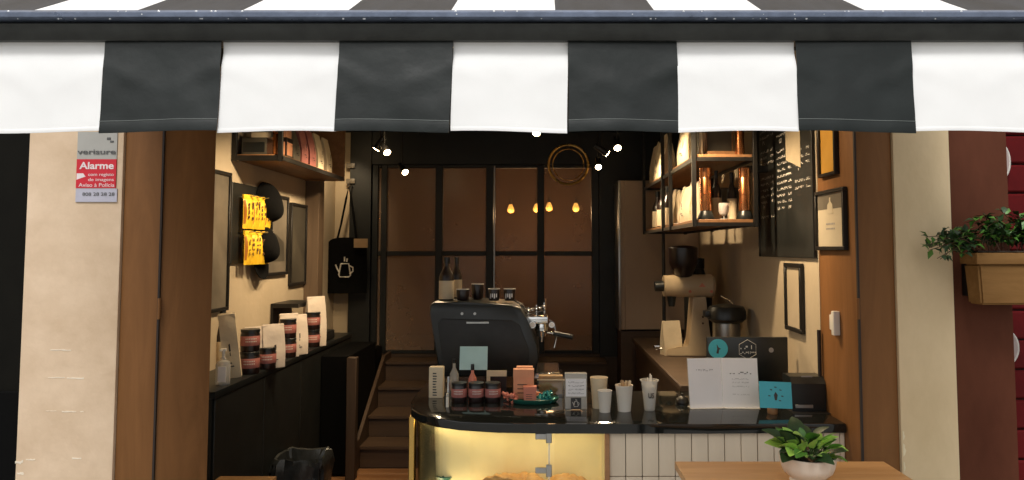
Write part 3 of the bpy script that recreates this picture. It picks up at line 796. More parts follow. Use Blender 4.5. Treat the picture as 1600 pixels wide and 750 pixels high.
# pastries
def croissant(loc, rot, sc, lab):
    o = thing('croissant', lab, 'pastry', (0, 0, 0), group='pastries in the counter case')
    bm = nb(); n = 12; m = 22; rows = []
    for k in range(m + 1):
        u = k / m * 2 - 1; a = u * 1.25
        c = Vector((math.sin(a) * .06, -math.cos(a) * .045 + .03, 0))
        rad = (.030 * (1 - abs(u) ** 2.2) + .006) * (1 + .10 * (1 if (k % 4) < 2 else -.3))
        tn = Vector((math.cos(a), math.sin(a), 0)); nr = Vector((-tn.y, tn.x, 0))
        rows.append([bm.verts.new(c + (nr * math.cos(2 * math.pi * i / n) + Vector((0, 0, .9)) * math.sin(2 * math.pi * i / n)) * rad + Vector((0, 0, .028))) for i in range(n)])
    for A, B in zip(rows, rows[1:]):
        for i in range(n): bm.faces.new((A[i], A[(i + 1) % n], B[(i + 1) % n], B[i]))
    bm.faces.new(rows[0]); bm.faces.new(rows[-1])
    obj('croissant_body', bm, crust, o, True)
    o.location = loc; o.rotation_euler = (0, 0, rot); o.scale = (sc, sc, sc); return o
ZS = .5235
for (px, sc, rot, lab) in ((783, 1.75, .3, 'golden croissant at the centre of the lit pastry case'), (820, 1.6, 2.8, 'smaller golden croissant just right of the central one in the pastry case'),
                           (893, 1.7, -.4, 'golden croissant behind the flat glass at the right of the pastry case')):
    p = P(px, 745, 3.46); croissant((p.x, 3.46, ZS), rot, sc, lab)
p = P(692, 748, 3.52)
t = thing('pastry_bowl', 'dark green bowl on the glass shelf at the left of the pastry case', 'bowl', (p.x + .01, 3.585, ZS))
bm = nb(); lathe(bm, [(0, .002), (.025, .002), (.045, .03), (.056, .06), (.059, .062), (.056, .066), (.043, .036), (0, .012)], (p.x + .01, 3.585, ZS - .001), 28); obj('bowl', bm, green_tray, t, True)
bm = nb(); rr_ = random.Random(1)
for k in range(7):
    a = k * .9; bmesh.ops.create_icosphere(bm, subdivisions=2, radius=.018, matrix=Matrix.Translation((p.x + .01 + .022 * math.cos(a), 3.585 + .022 * math.sin(a), ZS + .05 + .006 * (k % 2))))
obj('filling', bm, leaf_dark, t, True)

# ------------------------------------------------------------------ espresso machine
t = thing('espresso_machine', 'black espresso machine with chrome group head on the counter, cups on top', 'coffee machine', (-.3, 4.6, CT))
YM0, YM1 = 4.36, 4.80
def mp_(x, y): q = P(x, y, YM0); return (q.x, q.z)
pro = [mp_(686, 589), mp_(672, 490), mp_(671, 478), mp_(678, 472), mp_(730, 472), mp_(800, 476), mp_(814, 482), mp_(824, 500), mp_(840, 540), mp_(842, 560), mp_(836, 589)]
bm = nb(); prism(bm, pro, 'y', YM0, YM1)
es = [e for e in bm.edges if abs(e.verts[0].co.y - e.verts[1].co.y) < 1e-6]
bmesh.ops.bevel(bm, geom=es, offset=.012, segments=3, affect='EDGES', profile=.5)
obj('body', bm, black_satin, t, True)
pro2 = [mp_(694, 580), mp_(684, 504), mp_(690, 498), mp_(800, 500), mp_(812, 508), mp_(826, 545), mp_(826, 580)]
bm = nb(); prism(bm, pro2, 'y', YM0 - .006, YM0 + .002)
es = [e for e in bm.edges if abs(e.verts[0].co.y - e.verts[1].co.y) < 1e-6]
bmesh.ops.bevel(bm, geom=es, offset=.004, segments=2, affect='EDGES', profile=.5)
obj('side_panel', bm, black_metal, t, True)
bm = nb(); a = mp_(729, 505); b = mp_(764, 503); box(bm, (a[0], YM0 - .011, a[1] - .002), (b[0], YM0 - .0065, b[1] + .002), .001); obj('badge_bar', bm, steel, t, True)
for px in (722, 742):
    a = mp_(px, 490); bm = nb(); cyl(bm, (a[0], YM0 + .002, a[1]), (a[0], YM0 - .008, a[1]), .008, n=14); obj('screw_cap', bm, steel, t, True)
zb_ = mp_(700, 589)[1]
for px in (700, 822):
    for yy in (YM0 + .05, YM1 - .05):
        a = mp_(px, 589); bm = nb(); cyl(bm, (a[0], yy, CT), (a[0], yy, a[1] + .01), .022, n=14); obj('foot', bm, chrome, t, True)
def gm(x, y, Y=4.5): q = P(x, y, Y); return q
# cup rail
pts = [gm(800, 474), gm(824, 492), gm(852, 484), gm(852, 474)]
for dz in (0, .03):
    bm = nb(); tube(bm, [p + Vector((0, 0, dz)) for p in pts], .007, 8); obj('cup_rail', bm, chrome, t, True)
for f in (0.05, .5, .95):
    q = pts[1].lerp(pts[2], f); bm = nb(); cyl(bm, q - Vector((0, 0, .02)), q + Vector((0, 0, .045)), .006, n=8); obj('rail_post', bm, chrome, t, True)
bm = nb(); a = gm(822, 492); b = gm(856, 505); box(bm, (a.x, 4.44, b.z), (b.x, 4.62, a.z - .004), .008, seg=2); obj('group_housing', bm, chrome, t, True)
g = gm(846, 512)
bm = nb(); lathe(bm, [(0, -.05), (.030, -.05), (.034, -.02), (.040, -.015), (.040, .02), (.032, .045), (0, .045)], g, 22); obj('group_head', bm, chrome, t, True)
bm = nb(); cyl(bm, g + Vector((.035, 0, -.03)), gm(866, 521), .008, n=10); obj('handle_neck', bm, chrome, t, True)
bm = nb(); a = gm(866, 521, 4.48); b = gm(895, 527, 4.44); tube(bm, [a, a.lerp(b, .3), a.lerp(b, .8), b], .016, 12); obj('portafilter_handle', bm, black_satin, t, True)
bm = nb(); cyl(bm, g + Vector((0, 0, -.05)), g + Vector((0, 0, -.085)), .010, .008, 10); obj('spout', bm, chrome, t, True)
bm = nb(); a = gm(838, 575); box(bm, (a.x - .02, 4.40, a.z - .05), (a.x + .14, 4.78, a.z - .01), .006); obj('drip_tray', bm, chrome, t, True)
bm = nb(); q = gm(858, 500, 4.66); tube(bm, [q, q + Vector((.03, 0, -.02)), q + Vector((.045, -.01, -.10)), q + Vector((.03, -.02, -.17))], .006, 8); obj('steam_wand', bm, chrome, t, True)
for (px, py, rr0) in ((832, 507, .020), (862, 507, .017)):  # chrome gauges added for bright highlights around the group
    q = gm(px, py, 4.43); bm = nb(); cyl(bm, q, q + Vector((0, -.022, 0)), rr0, n=20); obj('added_gauge', bm, chrome, t, True)
    bm = nb(); cyl(bm, q + Vector((0, -.0222, 0)), q + Vector((0, -.0235, 0)), rr0 * .8, n=20); obj('added_gauge_face', bm, paper, t)
for k in range(5):  # chrome balls added along the rail to catch highlights
    q = gm(826 + 6 * k, 486 - 1.6 * k, 4.42); bm = nb(); bmesh.ops.create_icosphere(bm, subdivisions=2, radius=.010, matrix=Matrix.Translation(q)); obj('highlight_knob', bm, chrome, t, True)
ZMT = mp_(740, 472)[1] + .001

def bottle(px, py_top, py_bot, wpx, Y, lab, base=None):
    p = P(px, py_bot, Y); z0 = p.z if base is None else base; s = Y / F; hgt = P(px, py_top, Y).z - z0; r = wpx * s / 2
    t = thing('bottle', lab, 'bottle', (p.x, Y, z0))
    c = (p.x, Y, z0)
    bm = nb(); lathe(bm, [(0, 0), (r * .95, 0), (r, .01), (r, hgt * .55), (r * .85, hgt * .62), (r * .42, hgt * .76), (r * .36, hgt * .80), (r * .36, hgt * .93), (0, hgt * .93)], c, 24); obj('bottle_body', bm, jar_dark, t, True)
    bm = nb(); lathe(bm, [(r * 1.015, hgt * .03), (r * 1.02, hgt * .035), (r * 1.02, hgt * .45), (r * 1.015, hgt * .455)], c, 24); obj('paper_label', bm, cream_paper, t, True)
    bm = nb(); lathe(bm, [(r * .40, hgt * .86), (r * .42, hgt * .87), (r * .42, hgt * 1.0), (0, hgt * 1.0)], c, 16); obj('cap', bm, black_satin, t, True)
    return t
bottle(697.5, 402, 471, 23, 4.52, 'dark bottle with cream label standing at the left end of the espresso machine', ZMT)
bottle(713, 402, 468, 17, 4.70, 'slimmer cream labelled bottle just behind the first on the espresso machine', ZMT)
def mug(px, wpx, hpx, Y, m, lab, z=None, prt=False):
    p = P(px, 470, Y); s = Y / F; r = wpx * s / 2; h = hpx * s; c = (p.x, Y, ZMT if z is None else z)
    t = thing('cup', lab, 'cup', c)
    bm = nb(); lathe(bm, [(0, 0), (r * .8, 0), (r * .9, h * .1), (r, h * .98), (r * .98, h), (r * .9, h * .98), (r * .8, h * .12), (0, h * .1)], c, 22); obj('cup_body', bm, m, t, True)
    bm = nb(); tube(bm, [(c[0] + r * math.cos(a), Y + r * math.sin(a), c[2] + h) for a in [2 * math.pi * i / 22 for i in range(22)]], .0022, 6, True); obj('rim', bm, switch_m, t, True)
    if prt:
        bm = nb()
        for q in range(4):
            a0 = -math.pi / 2 - .75 + q * .38; a1 = a0 + .22
            z0 = c[2] + h * (.2 + .1 * (q % 2)); z1 = c[2] + h * .62
            quad(bm, *[(c[0] + (r * .97) * math.cos(a), Y + (r * .97 + .0015) * math.sin(a), z) for a, z in ((a0, z0), (a1, z0), (a1, z1), (a0, z1))])
        obj('printed_mark', bm, paper, t)
mug(723, 20, 17, 4.50, jar_dark, 'dark cup on the espresso machine right of the labelled bottles')
mug(746, 19, 23, 4.62, jar_dark, 'tallest dark cup on the espresso machine, middle of the row')
mug(772, 18, 18, 4.48, jar_dark, 'dark printed cup on the espresso machine, left of its printed pair', prt=True)
mug(796, 18, 18, 4.48, jar_dark, 'dark printed cup on the espresso machine, rightmost of the row', prt=True)

# ------------------------------------------------------------------ small things on the counter top
def on_counter(px, py): return PZ(px, py, CT)
def jar_build(name_label, r=.040, h=.098, group=None):
    t = thing('jar', name_label, 'jar', (0, 0, 0), group)
    bm = nb(); lathe(bm, [(0, 0), (r * .93, 0), (r, .006), (r, h * .78), (r * .93, h * .84), (r * .93, h * .86), (0, h * .86)], (0, 0, 0), 26); obj('jar_body', bm, jar_dark, t, True)
    bm = nb(); lathe(bm, [(r * 1.012, h * .27), (r * 1.02, h * .275), (r * 1.02, h * .70), (r * 1.012, h * .705)], (0, 0, 0), 26); obj('jar_label', bm, pink_label, t, True)
    bm = nb(); lathe(bm, [(r * .98, h * .86), (r * 1.0, h * .865), (r * 1.0, h * .985), (r * .96, h), (0, h)], (0, 0, 0), 26); obj('lid', bm, black_satin, t, True)
    bm = nb(); rj = random.Random(3)
    for row in range(2):
        for q in range(7):
            a0 = -math.pi / 2 - .6 + q * .17; a1 = a0 + .11; z0 = h * (.56 - .12 * row); z1 = z0 + h * .05
            quad(bm, *[(r * 1.024 * math.cos(a), r * 1.024 * math.sin(a), z) for a, z in ((a0, z0), (a1, z0), (a1, z1), (a0, z1))])
    obj('printed_lines', bm, switch_m, t)
    return t
jar0 = jar_build('leftmost pink labelled dark jar in the row of three on the counter', group='pink labelled jars on the counter')
jl = {743: 'middle pink labelled dark jar of the three on the counter', 769: 'rightmost pink labelled dark jar of the three, next to the green tray'}
q = on_counter(716, 630); jar0.location = (q.x, q.y + .04, CT)
for px, l in jl.items():
    q = on_counter(px, 630); dup(jar0, (q.x, q.y + .04, CT), .2, l)
def lean_card(name, lab, cat, px0, px1, py0, py1, m, Y, base_z=CT, tilt=12, th=.003, mark=None, block=None):
    s = Y / F; w_ = (px1 - px0) * s; h_ = (py1 - py0) * s / math.cos(R(tilt)); x = P((px0 + px1) / 2, py1, Y).x
    t = thing(name, lab, cat, (0, 0, 0))
    M = Matrix.Rotation(-R(tilt), 4, 'X')
    zl = P(800, py1, Y).z - base_z
    bm = nb(); box(bm, (-w_ / 2, 0, 0), (w_ / 2, th, h_), 0, M=M); obj('card', bm, m, t)
    if mark:
        bm = nb(); mark(bm, w_, h_, M); obj('print', bm, ink, t)
    if block:
        bw_ = block; bm = nb(); box(bm, (-bw_ * .75, -.018, -max(zl, .0)), (bw_ * .75, .03, .022), .006, seg=2); obj('holder', bm, oak_block, t, True)
    t.location = (x, Y, base_z + max(zl, 0)); return t
def fig_mark(bm, w_, h_, M):
    c = [(0, .62), (.06, .5), (.03, .3), (-.03, .3), (-.06, .5)]
    f = [bm.verts.new(M @ Vector((x * w_, -.001, y * h_))) for x, y in c]; bm.faces.new(f)
    for (x, y) in ((-.2, .45), (-.14, .68), (0, .78), (.15, .68), (.2, .45), (.12, .28)):
        quad(bm, *[M @ Vector(((x + dx) * w_, -.001, (y + dy) * h_)) for dx, dy in ((-.035, 0), (.035, -.015), (.04, .02), (-.03, .035))])
lean_card('card_stand', 'pale blue card in front of the espresso machine on the counter', 'card', 718, 761, 543, 578, pale_cyan, 4.02, mark=None)
q = P(738, 585, 3.96)
t = thing('small_bottle', 'small amber wax bottle with a dark cap in front of the pale blue card', 'bottle', (q.x, 3.97, CT))
bm = nb(); lathe(bm, [(0, 0), (.021, 0), (.022, .01), (.022, .095), (.008, .125), (.008, .142), (0, .142)], (q.x, 3.97, CT), 18); obj('bottle_body', bm, coral_box, t, True)
bm = nb(); lathe(bm, [(.0095, .140), (.010, .142), (.009, .170), (0, .170)], (q.x, 3.97, CT), 12); obj('cap', bm, black_satin, t, True)
q = P(709, 590, 4.12)
t = thing('small_bottle', 'tiny clear bottle at the left of the pale blue card', 'bottle', (q.x, 4.14, CT))
bm = nb(); lathe(bm, [(0, 0), (.024, 0), (.025, .01), (.025, .09), (.009, .125), (.009, .155), (0, .155)], (q.x, 4.14, CT), 18); obj('bottle_body', bm, frost, t, True)
bm = nb(); lathe(bm, [(.011, .15), (.011, .172), (0, .172)], (q.x, 4.14, CT), 12); obj('cap', bm, black_satin, t, True)
# peach right-angle card leaning on the machine
q = P(762, 600, 4.05)
t = thing('folded_card', 'small folded cream card with dark inside between blue card and pink boxes', 'card', (0, 0, 0))
bm = nb(); box(bm, (-.045, .006, .0), (.055, .010, .118)); obj('card_back', bm, jar_dark, t)
bm = nb(); box(bm, (-.052, 0, .09), (.057, .0055, .122), .001); box(bm, (-.052, 0.0003, .0), (-.032, .0052, .0895), .001); obj('card_border', bm, cream_paper, t)
t.location = (P(775, 600, 4.05).x, 4.06, CT)
# cream carton at left
q = on_counter(681, 622)
t = thing('carton', 'narrow cream carton with vertical print standing at the left end of the counter', 'carton', (q.x, q.y, CT))
s = q.y / F
bm = nb(); box(bm, (q.x - 11 * s, q.y, CT), (q.x + 11 * s, q.y + .05, CT + 47 * s), .002); obj('carton_body', bm, cream_paper, t, True)
bm = nb(); rj = random.Random(6)
for k in range(9): quad(bm, *[(q.x - 5 * s + dx, q.y - .0008, CT + .012 + k * .014 + dz) for dx, dz in ((0, 0), (rj.uniform(.012, .026), 0), (.02, .006), (0, .007))])
obj('print', bm, ink, t)
q = on_counter(699, 636)
t = thing('lip_balm', 'little white tube standing left of the three jars', 'tube', (q.x, q.y, CT))
bm = nb(); cyl(bm, (q.x, q.y, CT), (q.x, q.y, CT + .048), .0075, n=14); obj('tube', bm, cup_white, t, True)
bm = nb(); cyl(bm, (q.x, q.y, CT + .0485), (q.x, q.y, CT + .068), .0078, n=14); obj('cap', bm, frost, t, True)
# green tray
q = on_counter(833, 634); s = q.y / F; yt = q.y + .10
t = thing('tray', 'dark green oval tray holding small boxes and sweets on the counter', 'tray', (q.x, yt, CT))
bm = nb(); lathe(bm, [(0, .001), (.115, .001), (.128, .012), (.131, .022), (.128, .024), (.122, .014), (.11, .007), (0, .006)], (q.x, yt, CT), 36, sx=1.0, sy=.72); obj('tray_body', bm, green_tray, t, True)
def carton(lab, px0, px1, py0, py1, Y, z0, m, name='gift_box'):
    s = Y / F; a = P(px0, py1, Y); b = P(px1, py0, Y)
    t = thing(name, lab, 'box', ((a.x + b.x) / 2, Y, z0)); h_ = b.z - a.z
    bm = nb(); box(bm, (a.x, Y, z0), (b.x, Y + .05, z0 + h_), .002); obj('box_body', bm, m, t, True)
    bm = nb(); box(bm, (a.x - .001, Y - .0012, z0 + h_ * .72), (b.x + .001, Y + .051, z0 + h_ + .001), .001); obj('lid_flap', bm, m, t)
    bm = nb(); rj = random.Random(int(px0)); 
    for k in range(3): quad(bm, *[(a.x + (b.x - a.x) * fx, Y - .0018, z0 + h_ * (.2 + .14 * k + fz)) for fx, fz in ((.2, 0), (rj.uniform(.5, .85), 0), (.7, .03), (.2, .035))])
    obj('print', bm, leaf_red, t)
    return t
zt0 = CT + .008
carton('tall peach carton standing on the green tray behind the small pink box', 802, 834, 575, 621, yt + .02, zt0, pink_box)
carton('peach carton standing highest behind the green tray', 807, 832, 553, 600, yt + .11, CT, pink_box)
carton('small coral box at the front of the green tray', 818, 838, 601, 624, yt - .045, zt0, coral_box)
rj = random.Random(9)
def sweets(lab, cx, n, m, spread, grp):
    for k in range(n):
        px = cx + rj.uniform(-spread, spread); c = P(px, 620, yt - .02 + rj.uniform(-.03, .05)); z = zt0 + .009 + (k % 3) * .011
        bm = nb(); a = rj.uniform(0, 3); dr = Vector((math.cos(a), math.sin(a) * .6, rj.uniform(-.3, .5))).normalized() * .012; cc = Vector((c.x, c.y, z))
        cyl(bm, cc - dr, cc + dr, .009, n=10)
        cyl(bm, cc - dr, cc - dr * 2.0, .002, .009, 8); cyl(bm, cc + dr, cc + dr * 2.0, .002, .009, 8)
        o = obj('sweet', bm, m, None, True); tag(o, lab, 'sweet', grp)
sweets('teal foil wrapped sweet piled at the right of the green tray', 855, 14, teal_wrap, 12, 'teal sweets on the tray')
sweets('coral wrapped sweet piled at the left of the green tray', 799, 9, coral_box, 10, 'coral sweets on the tray')
sweets('peach wrapped sweet lying behind the teal ones on the tray', 846, 4, pink_box, 5, 'peach sweets on the tray')
# clear acrylic box
q = P(860, 600, 4.0)
t = thing('acrylic_holder', 'clear acrylic box with brown paper inside, behind the green tray', 'holder', (q.x, 4.0, CT))
bm = nb(); box(bm, (q.x - .07, 3.95, CT), (q.x + .075, 4.07, CT + .09)); 
bmesh.ops.delete(bm, geom=[f for f in bm.faces if f.calc_center_median().z > CT + .085], context='FACES'); bmesh.ops.solidify(bm, geom=bm.faces[:], thickness=.003); obj('acrylic_walls', bm, clear_glass, t)
bm = nb(); box(bm, (q.x - .062, 3.99, CT + .004), (q.x + .066, 4.04, CT + .105), .003); obj('paper_stack', bm, kraft, t)
bm = nb(); box(bm, (q.x - .07, 3.949, CT + .088), (q.x + .075, 3.953, CT + .093)); obj('rim', bm, cream_paper, t)
# sign holder + card
q = on_counter(900, 640); s = q.y / F
t = thing('price_stand', 'clear stand with white notice and dark logo tag between the tray and the paper cups', 'stand', (q.x, q.y, CT))
bm = nb(); box(bm, (q.x - 17 * s, q.y, CT), (q.x + 17 * s, q.y + .04, CT + 55 * s), .002); obj('acrylic_block', bm, frost, t, True)
bm = nb(); box(bm, (q.x - 15.5 * s, q.y - .003, CT + 20 * s), (q.x + 15.5 * s, q.y - .0008, CT + 47 * s)); nt_ = obj('notice', bm, paper, t)
bm = nb(); rj = random.Random(12)
for k in range(4): scribble(bm, q.x - 12 * s, q.x + 12 * s, CT + (24 + 5.5 * k) * s, 2.6 * s, q.y - .0042, rj)
obj('print', bm, grey_ink, nt_)
bm = nb(); box(bm, (q.x - 8 * s, q.y - .002, CT + .002), (q.x + 8 * s, q.y - .0008, CT + 18 * s)); dg = obj('logo_tag', bm, ink, t)
def kettle_logo(bm, cx, cz, k, y, axis='xz'):
    """outlined pouring kettle with two steam ticks"""
    def ln(p):
        tube(bm, [(cx + a * k, y, cz + b * k) for a, b in p], .055 * k, 5)
    ln([(-.28, .28), (.28, .28), (.42, -.55), (.30, -.66), (-.32, -.66), (-.42, -.52), (-.28, .28)])
    ln([(.30, .15), (.58, .02), (.60, -.25), (.36, -.45)])
    ln([(-.40, -.30), (-.55, -.05), (-.66, .22)])
    ln([(-.02, .45), (-.02, .78)]); ln([(.14, .42), (.16, .66)])
bm = nb(); kettle_logo(bm, q.x, CT + 10 * s, 8 * s, q.y - .0026); obj('logo', bm, chalk, dg)
# cups
def paper_cup(lab, px, py, wpx, hpx, m=cup_white, stuff=None):
    q = on_counter(px, py); s = q.y / F; r = wpx * s / 2; h_ = hpx * s; y = q.y + r
    t = thing('paper_cup', lab, 'cup', (q.x, y, CT)); c = (q.x, y, CT)
    bm = nb(); lathe(bm, [(0, .003), (r * .66, .003), (r * .68, 0), (r * .72, 0), (r * .97, h_ * .97), (r * 1.0, h_ * .985), (r * .99, h_), (r * .94, h_ * .985), (r * .68, .008), (0, .008)], c, 28); obj('cup_body', bm, m, t, True)
    return t, c, r, h_
paper_cup('tall tapering cream cup at the back left of the paper cups', 937, 640, 28, 47, cream_paper)
paper_cup('short white paper cup in front of the tall cream cup', 946, 646, 23, 33)
t, c, r, h_ = paper_cup('white paper cup filled with brown sugar sticks, right of the short one', 977, 645, 28, 40)
rj = random.Random(21)
for k in range(11):
    a = rj.uniform(0, 6.28); rr_ = r * rj.uniform(.1, .7); p0 = Vector((c[0] + rr_ * .4 * math.cos(a), c[1] + rr_ * .4 * math.sin(a), CT + .02))
    p1 = Vector((c[0] + rr_ * 1.2 * math.cos(a), c[1] + rr_ * 1.2 * math.sin(a), CT + h_ + rj.uniform(.006, .022)))
    bm = nb(); d_ = (p1 - p0).normalized(); sd = d_.cross(Vector((math.cos(a + 1), math.sin(a + 1), 0))).normalized() * .006
    nn_ = d_.cross(sd).normalized() * .002
    vs = [bm.verts.new(p + e) for p in (p0, p1) for e in (sd + nn_, -sd + nn_, -sd - nn_, sd - nn_)]
    for f in ((0, 1, 2, 3), (7, 6, 5, 4), (0, 4, 5, 1), (1, 5, 6, 2), (2, 6, 7, 3), (3, 7, 4, 0)): bm.faces.new([vs[i] for i in f])
    o = obj('sugar_stick', bm, kraft if k % 3 else cream_paper); tag(o, 'brown sugar stick poking out of the filled white paper cup', 'sugar stick', 'sugar sticks in the cup')
q = on_counter(1017, 644); s = q.y / F; r = 13.5 * s; h_ = 47 * s; c = (q.x, q.y + r, CT)
t = thing('tumbler', 'clear tumbler with lettering, holding straws, at the right of the paper cups', 'glass', c)
bm = nb(); lathe(bm, [(0, .002), (r * .55, 0), (r * .62, .004), (r * .95, h_ * .97), (r * 1.1, h_ * .975), (r * 1.1, h_), (r * .92, h_), (r * .58, .010), (0, .010)], c, 28); obj('tumbler_wall', bm, frost, t, True)
bm = nb(); lathe(bm, [(0, .012), (r * .45, .012), (r * .62, h_ * .8), (0, h_ * .8)], c, 20); obj('napkin_roll', bm, cup_white, t, True)
o = text('lettering', 'US', .034, ink, t, (c[0] + .002, c[1] - r * .98, CT + h_ * .45), xs=.75, bold=.0008)
for dx, dz in ((.004, .028), (.009, .02), (-.008, .010)):
    bm = nb(); cyl(bm, (c[0] + dx * .3, c[1], CT + .02), (c[0] + dx, c[1], CT + h_ + dz), .0035, n=8)
    tag(obj('straw', bm, cup_white, None, True), 'white straw standing in the lettered tumbler', 'straw', 'straws in the tumbler')
# small dark round thing beside the menus
q = PZ(1066, 632, CT)
t = thing('bell', 'small dark counter bell left of the menu sheets', 'bell', (q.x, q.y, CT))
bm = nb(); lathe(bm, [(0, .004), (.032, .004), (.034, .010), (.034, .014), (.028, .030), (.012, .042), (.004, .044), (.004, .050), (.006, .054), (0, .058)], (q.x, q.y, CT), 22); obj('bell_dome', bm, black_metal, t, True)
bm = nb(); cyl(bm, (q.x, q.y, CT), (q.x, q.y, CT + .0045), .036, n=22); obj('bell_base', bm, black_satin, t, True)

# menu sheets
def menu(lab, px0, px1, py0, py1, ang, heading):
    q = on_counter((px0 + px1) / 2, py1 + 0); s = q.y / F; w_ = (px1 - px0) * s; h_ = (py1 - py0) * s / math.cos(R(10))
    t = thing('menu_sheet', lab, 'menu', (0, 0, 0), 'menu sheets on the counter')
    M = Matrix.Rotation(-R(10), 4, 'X')
    bm = nb(); box(bm, (-w_ / 2, 0, 0), (w_ / 2, .002, h_), 0, M=M); obj('sheet', bm, paper, t)
    bm = nb(); box(bm, (-w_ / 2 - .002, .0025, 0), (w_ / 2 + .002, .0055, h_ + .002), 0, M=M); box(bm, (-w_ / 2, -.02, 0), (w_ / 2, .05, .0025), 0); obj('acrylic_stand', bm, frost, t)
    bm = nb(); rj = random.Random(int(px0))
    if heading == 0:
        scribble(bm, -w_ * .26, w_ * .24, h_ * .74, .010, -.0012, rj, M)
        obj('print', bm, grey_ink, t)
    else:
        scribble(bm, -w_ * .28, w_ * .30, h_ * .68, .013, -.0012, rj, M); obj('heading', bm, ink, t)
        bm = nb()
        for z in (.57, .50, .42, .26): scribble(bm, -w_ * .22, w_ * .24, h_ * z, .006, -.0012, rj, M)
        obj('print', bm, grey_ink, t)
    t.location = (q.x, q.y, CT + .001); t.rotation_euler = (0, 0, ang); return t
menu('left white menu sheet with one short heading, standing on the counter', 1078.5, 1132, 564, 638, .10, 0)
menu('right white menu sheet with bold heading and several lines, beside the cyan card', 1131, 1186, 564, 638, -.06, 1)
lean_card('card_stand', 'bright cyan card in an oak block beside the menu sheets', 'card', 1188, 1238, 599, 638, cyan_card, 3.52, CT, 12, .003, fig_mark, None).rotation_euler = (0, R(2), 0)
q = on_counter(1208, 647)
t = thing('wood_block', 'small round oak block in front of the bright cyan card', 'block', (q.x, q.y, CT))
bm = nb(); lathe(bm, [(0, 0), (.022, 0), (.024, .003), (.024, .034), (.021, .038), (0, .038)], (q.x, q.y + .01, CT), 22); obj('block', bm, oak_block, t, True)
# monitor back
Ym = 3.98
t = thing('monitor', 'black monitor back with a round cyan sticker behind the menu sheets', 'monitor', (P(1168, 560, Ym).x, Ym, CT))
a = P(1106, 600, Ym); b = P(1231, 527, Ym)
bm = nb(); box(bm, (a.x, Ym, a.z), (b.x, Ym + .03, b.z), .006, seg=2); obj('shell', bm, black_satin, t, True)
bm = nb(); xm = (a.x + b.x) / 2; box(bm, (xm - .03, Ym + .008, CT), (xm + .03, Ym + .024, a.z + .01)); box(bm, (xm - .1, Ym - .05, CT + .0005), (xm + .1, Ym + .09, CT + .010), .003); obj('stand', bm, black_metal, t, True)
q = P(1122, 545, Ym); bm = nb(); cyl(bm, (q.x, Ym - .0012, q.z), (q.x, Ym + .0005, q.z), 15 * Ym / F, n=32); sk = obj('sticker', bm, cyan_card, t, label='round cyan sticker with a dark figure')
bm = nb(); k_ = 15 * Ym / F
bm.faces.new([bm.verts.new((q.x + x * k_, Ym - .0018, q.z + y * k_)) for x, y in ((-.15, .5), (.05, .15), (.3, 0), (.1, -.1), (.05, -.5), (-.2, -.45), (-.1, 0))]); obj('figure', bm, ink, sk)
q = P(1168, 546, Ym); rr_ = 15 * Ym / F
bm = nb(); tube(bm, [(q.x + rr_ * math.sin(i * math.pi / 3), Ym - .0012, q.z + rr_ * math.cos(i * math.pi / 3)) for i in range(6)], .0014, 5, True)
rj = random.Random(3); scribble(bm, q.x - rr_ * .75, q.x + rr_ * .8, q.z + .002, .020, Ym - .0012, rj); scribble(bm, q.x - rr_ * .75, q.x + rr_ * .8, q.z - .024, .014, Ym - .0012, rj)
obj('hexagon_logo', bm, chalk, t)
q = P(1205, 547, Ym); bm = nb(); cyl(bm, (q.x, Ym - .0012, q.z), (q.x, Ym + .0005, q.z), .013, n=20); obj('round_emblem', bm, grey_ink, t)
# card terminal
Yt = 3.60
t = thing('receipt_printer', 'black receipt printer at the right end of the counter by the shutter', 'printer', (P(1262, 610, Yt).x, Yt, CT))
a = P(1238, 640, Yt); b = P(1290, 590, Yt)
bm = nb(); prism(bm, [(Yt, CT + .003), (Yt + .14, CT + .003), (Yt + .14, b.z), (Yt + .03, b.z), (Yt, b.z - .03)], 'x', a.x, b.x); obj('housing', bm, black_satin, t, True)
bm = nb(); box(bm, (a.x + .015, Yt - .003, CT + .018), (a.x + .10, Yt + .002, CT + .034), .001); obj('paper_slot', bm, steel, t, True)
bm = nb(); box(bm, (a.x + .05, Yt + .01, b.z + .0005), (b.x - .06, Yt + .012, b.z + .006)); obj('paper_edge', bm, grey_ink, t)
bm = nb(); box(bm, (a.x - .01, Yt - .05, CT + .0002), (b.x + .01, Yt + .15, CT + .003)); obj('mat', bm, black_metal, t)

# ------------------------------------------------------------------ right back counter, grinder etc.
t = thing('back_counter', 'dark back counter along the right wall under the shelf unit', 'counter', (1.05, 5.2, 0))
bm = nb(); box(bm, (.75, 4.125, CT + .03 - .035), (XJR - .002, 6.35, CT + .03), .004); obj('counter_top', bm, step_wood, t, True)
bm = nb(); box(bm, (.78, 4.13, .05), (XJR - .004, 6.34, CT - .006)); obj('carcass', bm, step_wood, t)
CB = CT + .03
Yg = 5.2
def gp(x, y): q = P(x, y, Yg); return (q.x, q.z)
t = thing('coffee_grinder', 'large cream coffee grinder on the right back counter', 'coffee grinder', (gp(1090, 555)[0], Yg + .1, CB))
zo = CB - gp(1080, 556)[1]
def gq(x, y): a = gp(x, y); return (a[0], a[1] + zo)
bm = nb(); prism(bm, [gq(1044, 556), gq(1044, 545), gq(1078, 541), gq(1080, 530), gq(1085, 464), gq(1105, 462), gq(1113, 541), gq(1118, 556)], 'y', Yg + .04, Yg + .20)
es = [e for e in bm.edges]; bmesh.ops.bevel(bm, geom=es, offset=.006, segments=2, affect='EDGES'); obj('column', bm, grinder_paint, t, True)
a = gq(1041, 446); b = gq(1121, 446); rr_ = 17 * Yg / F
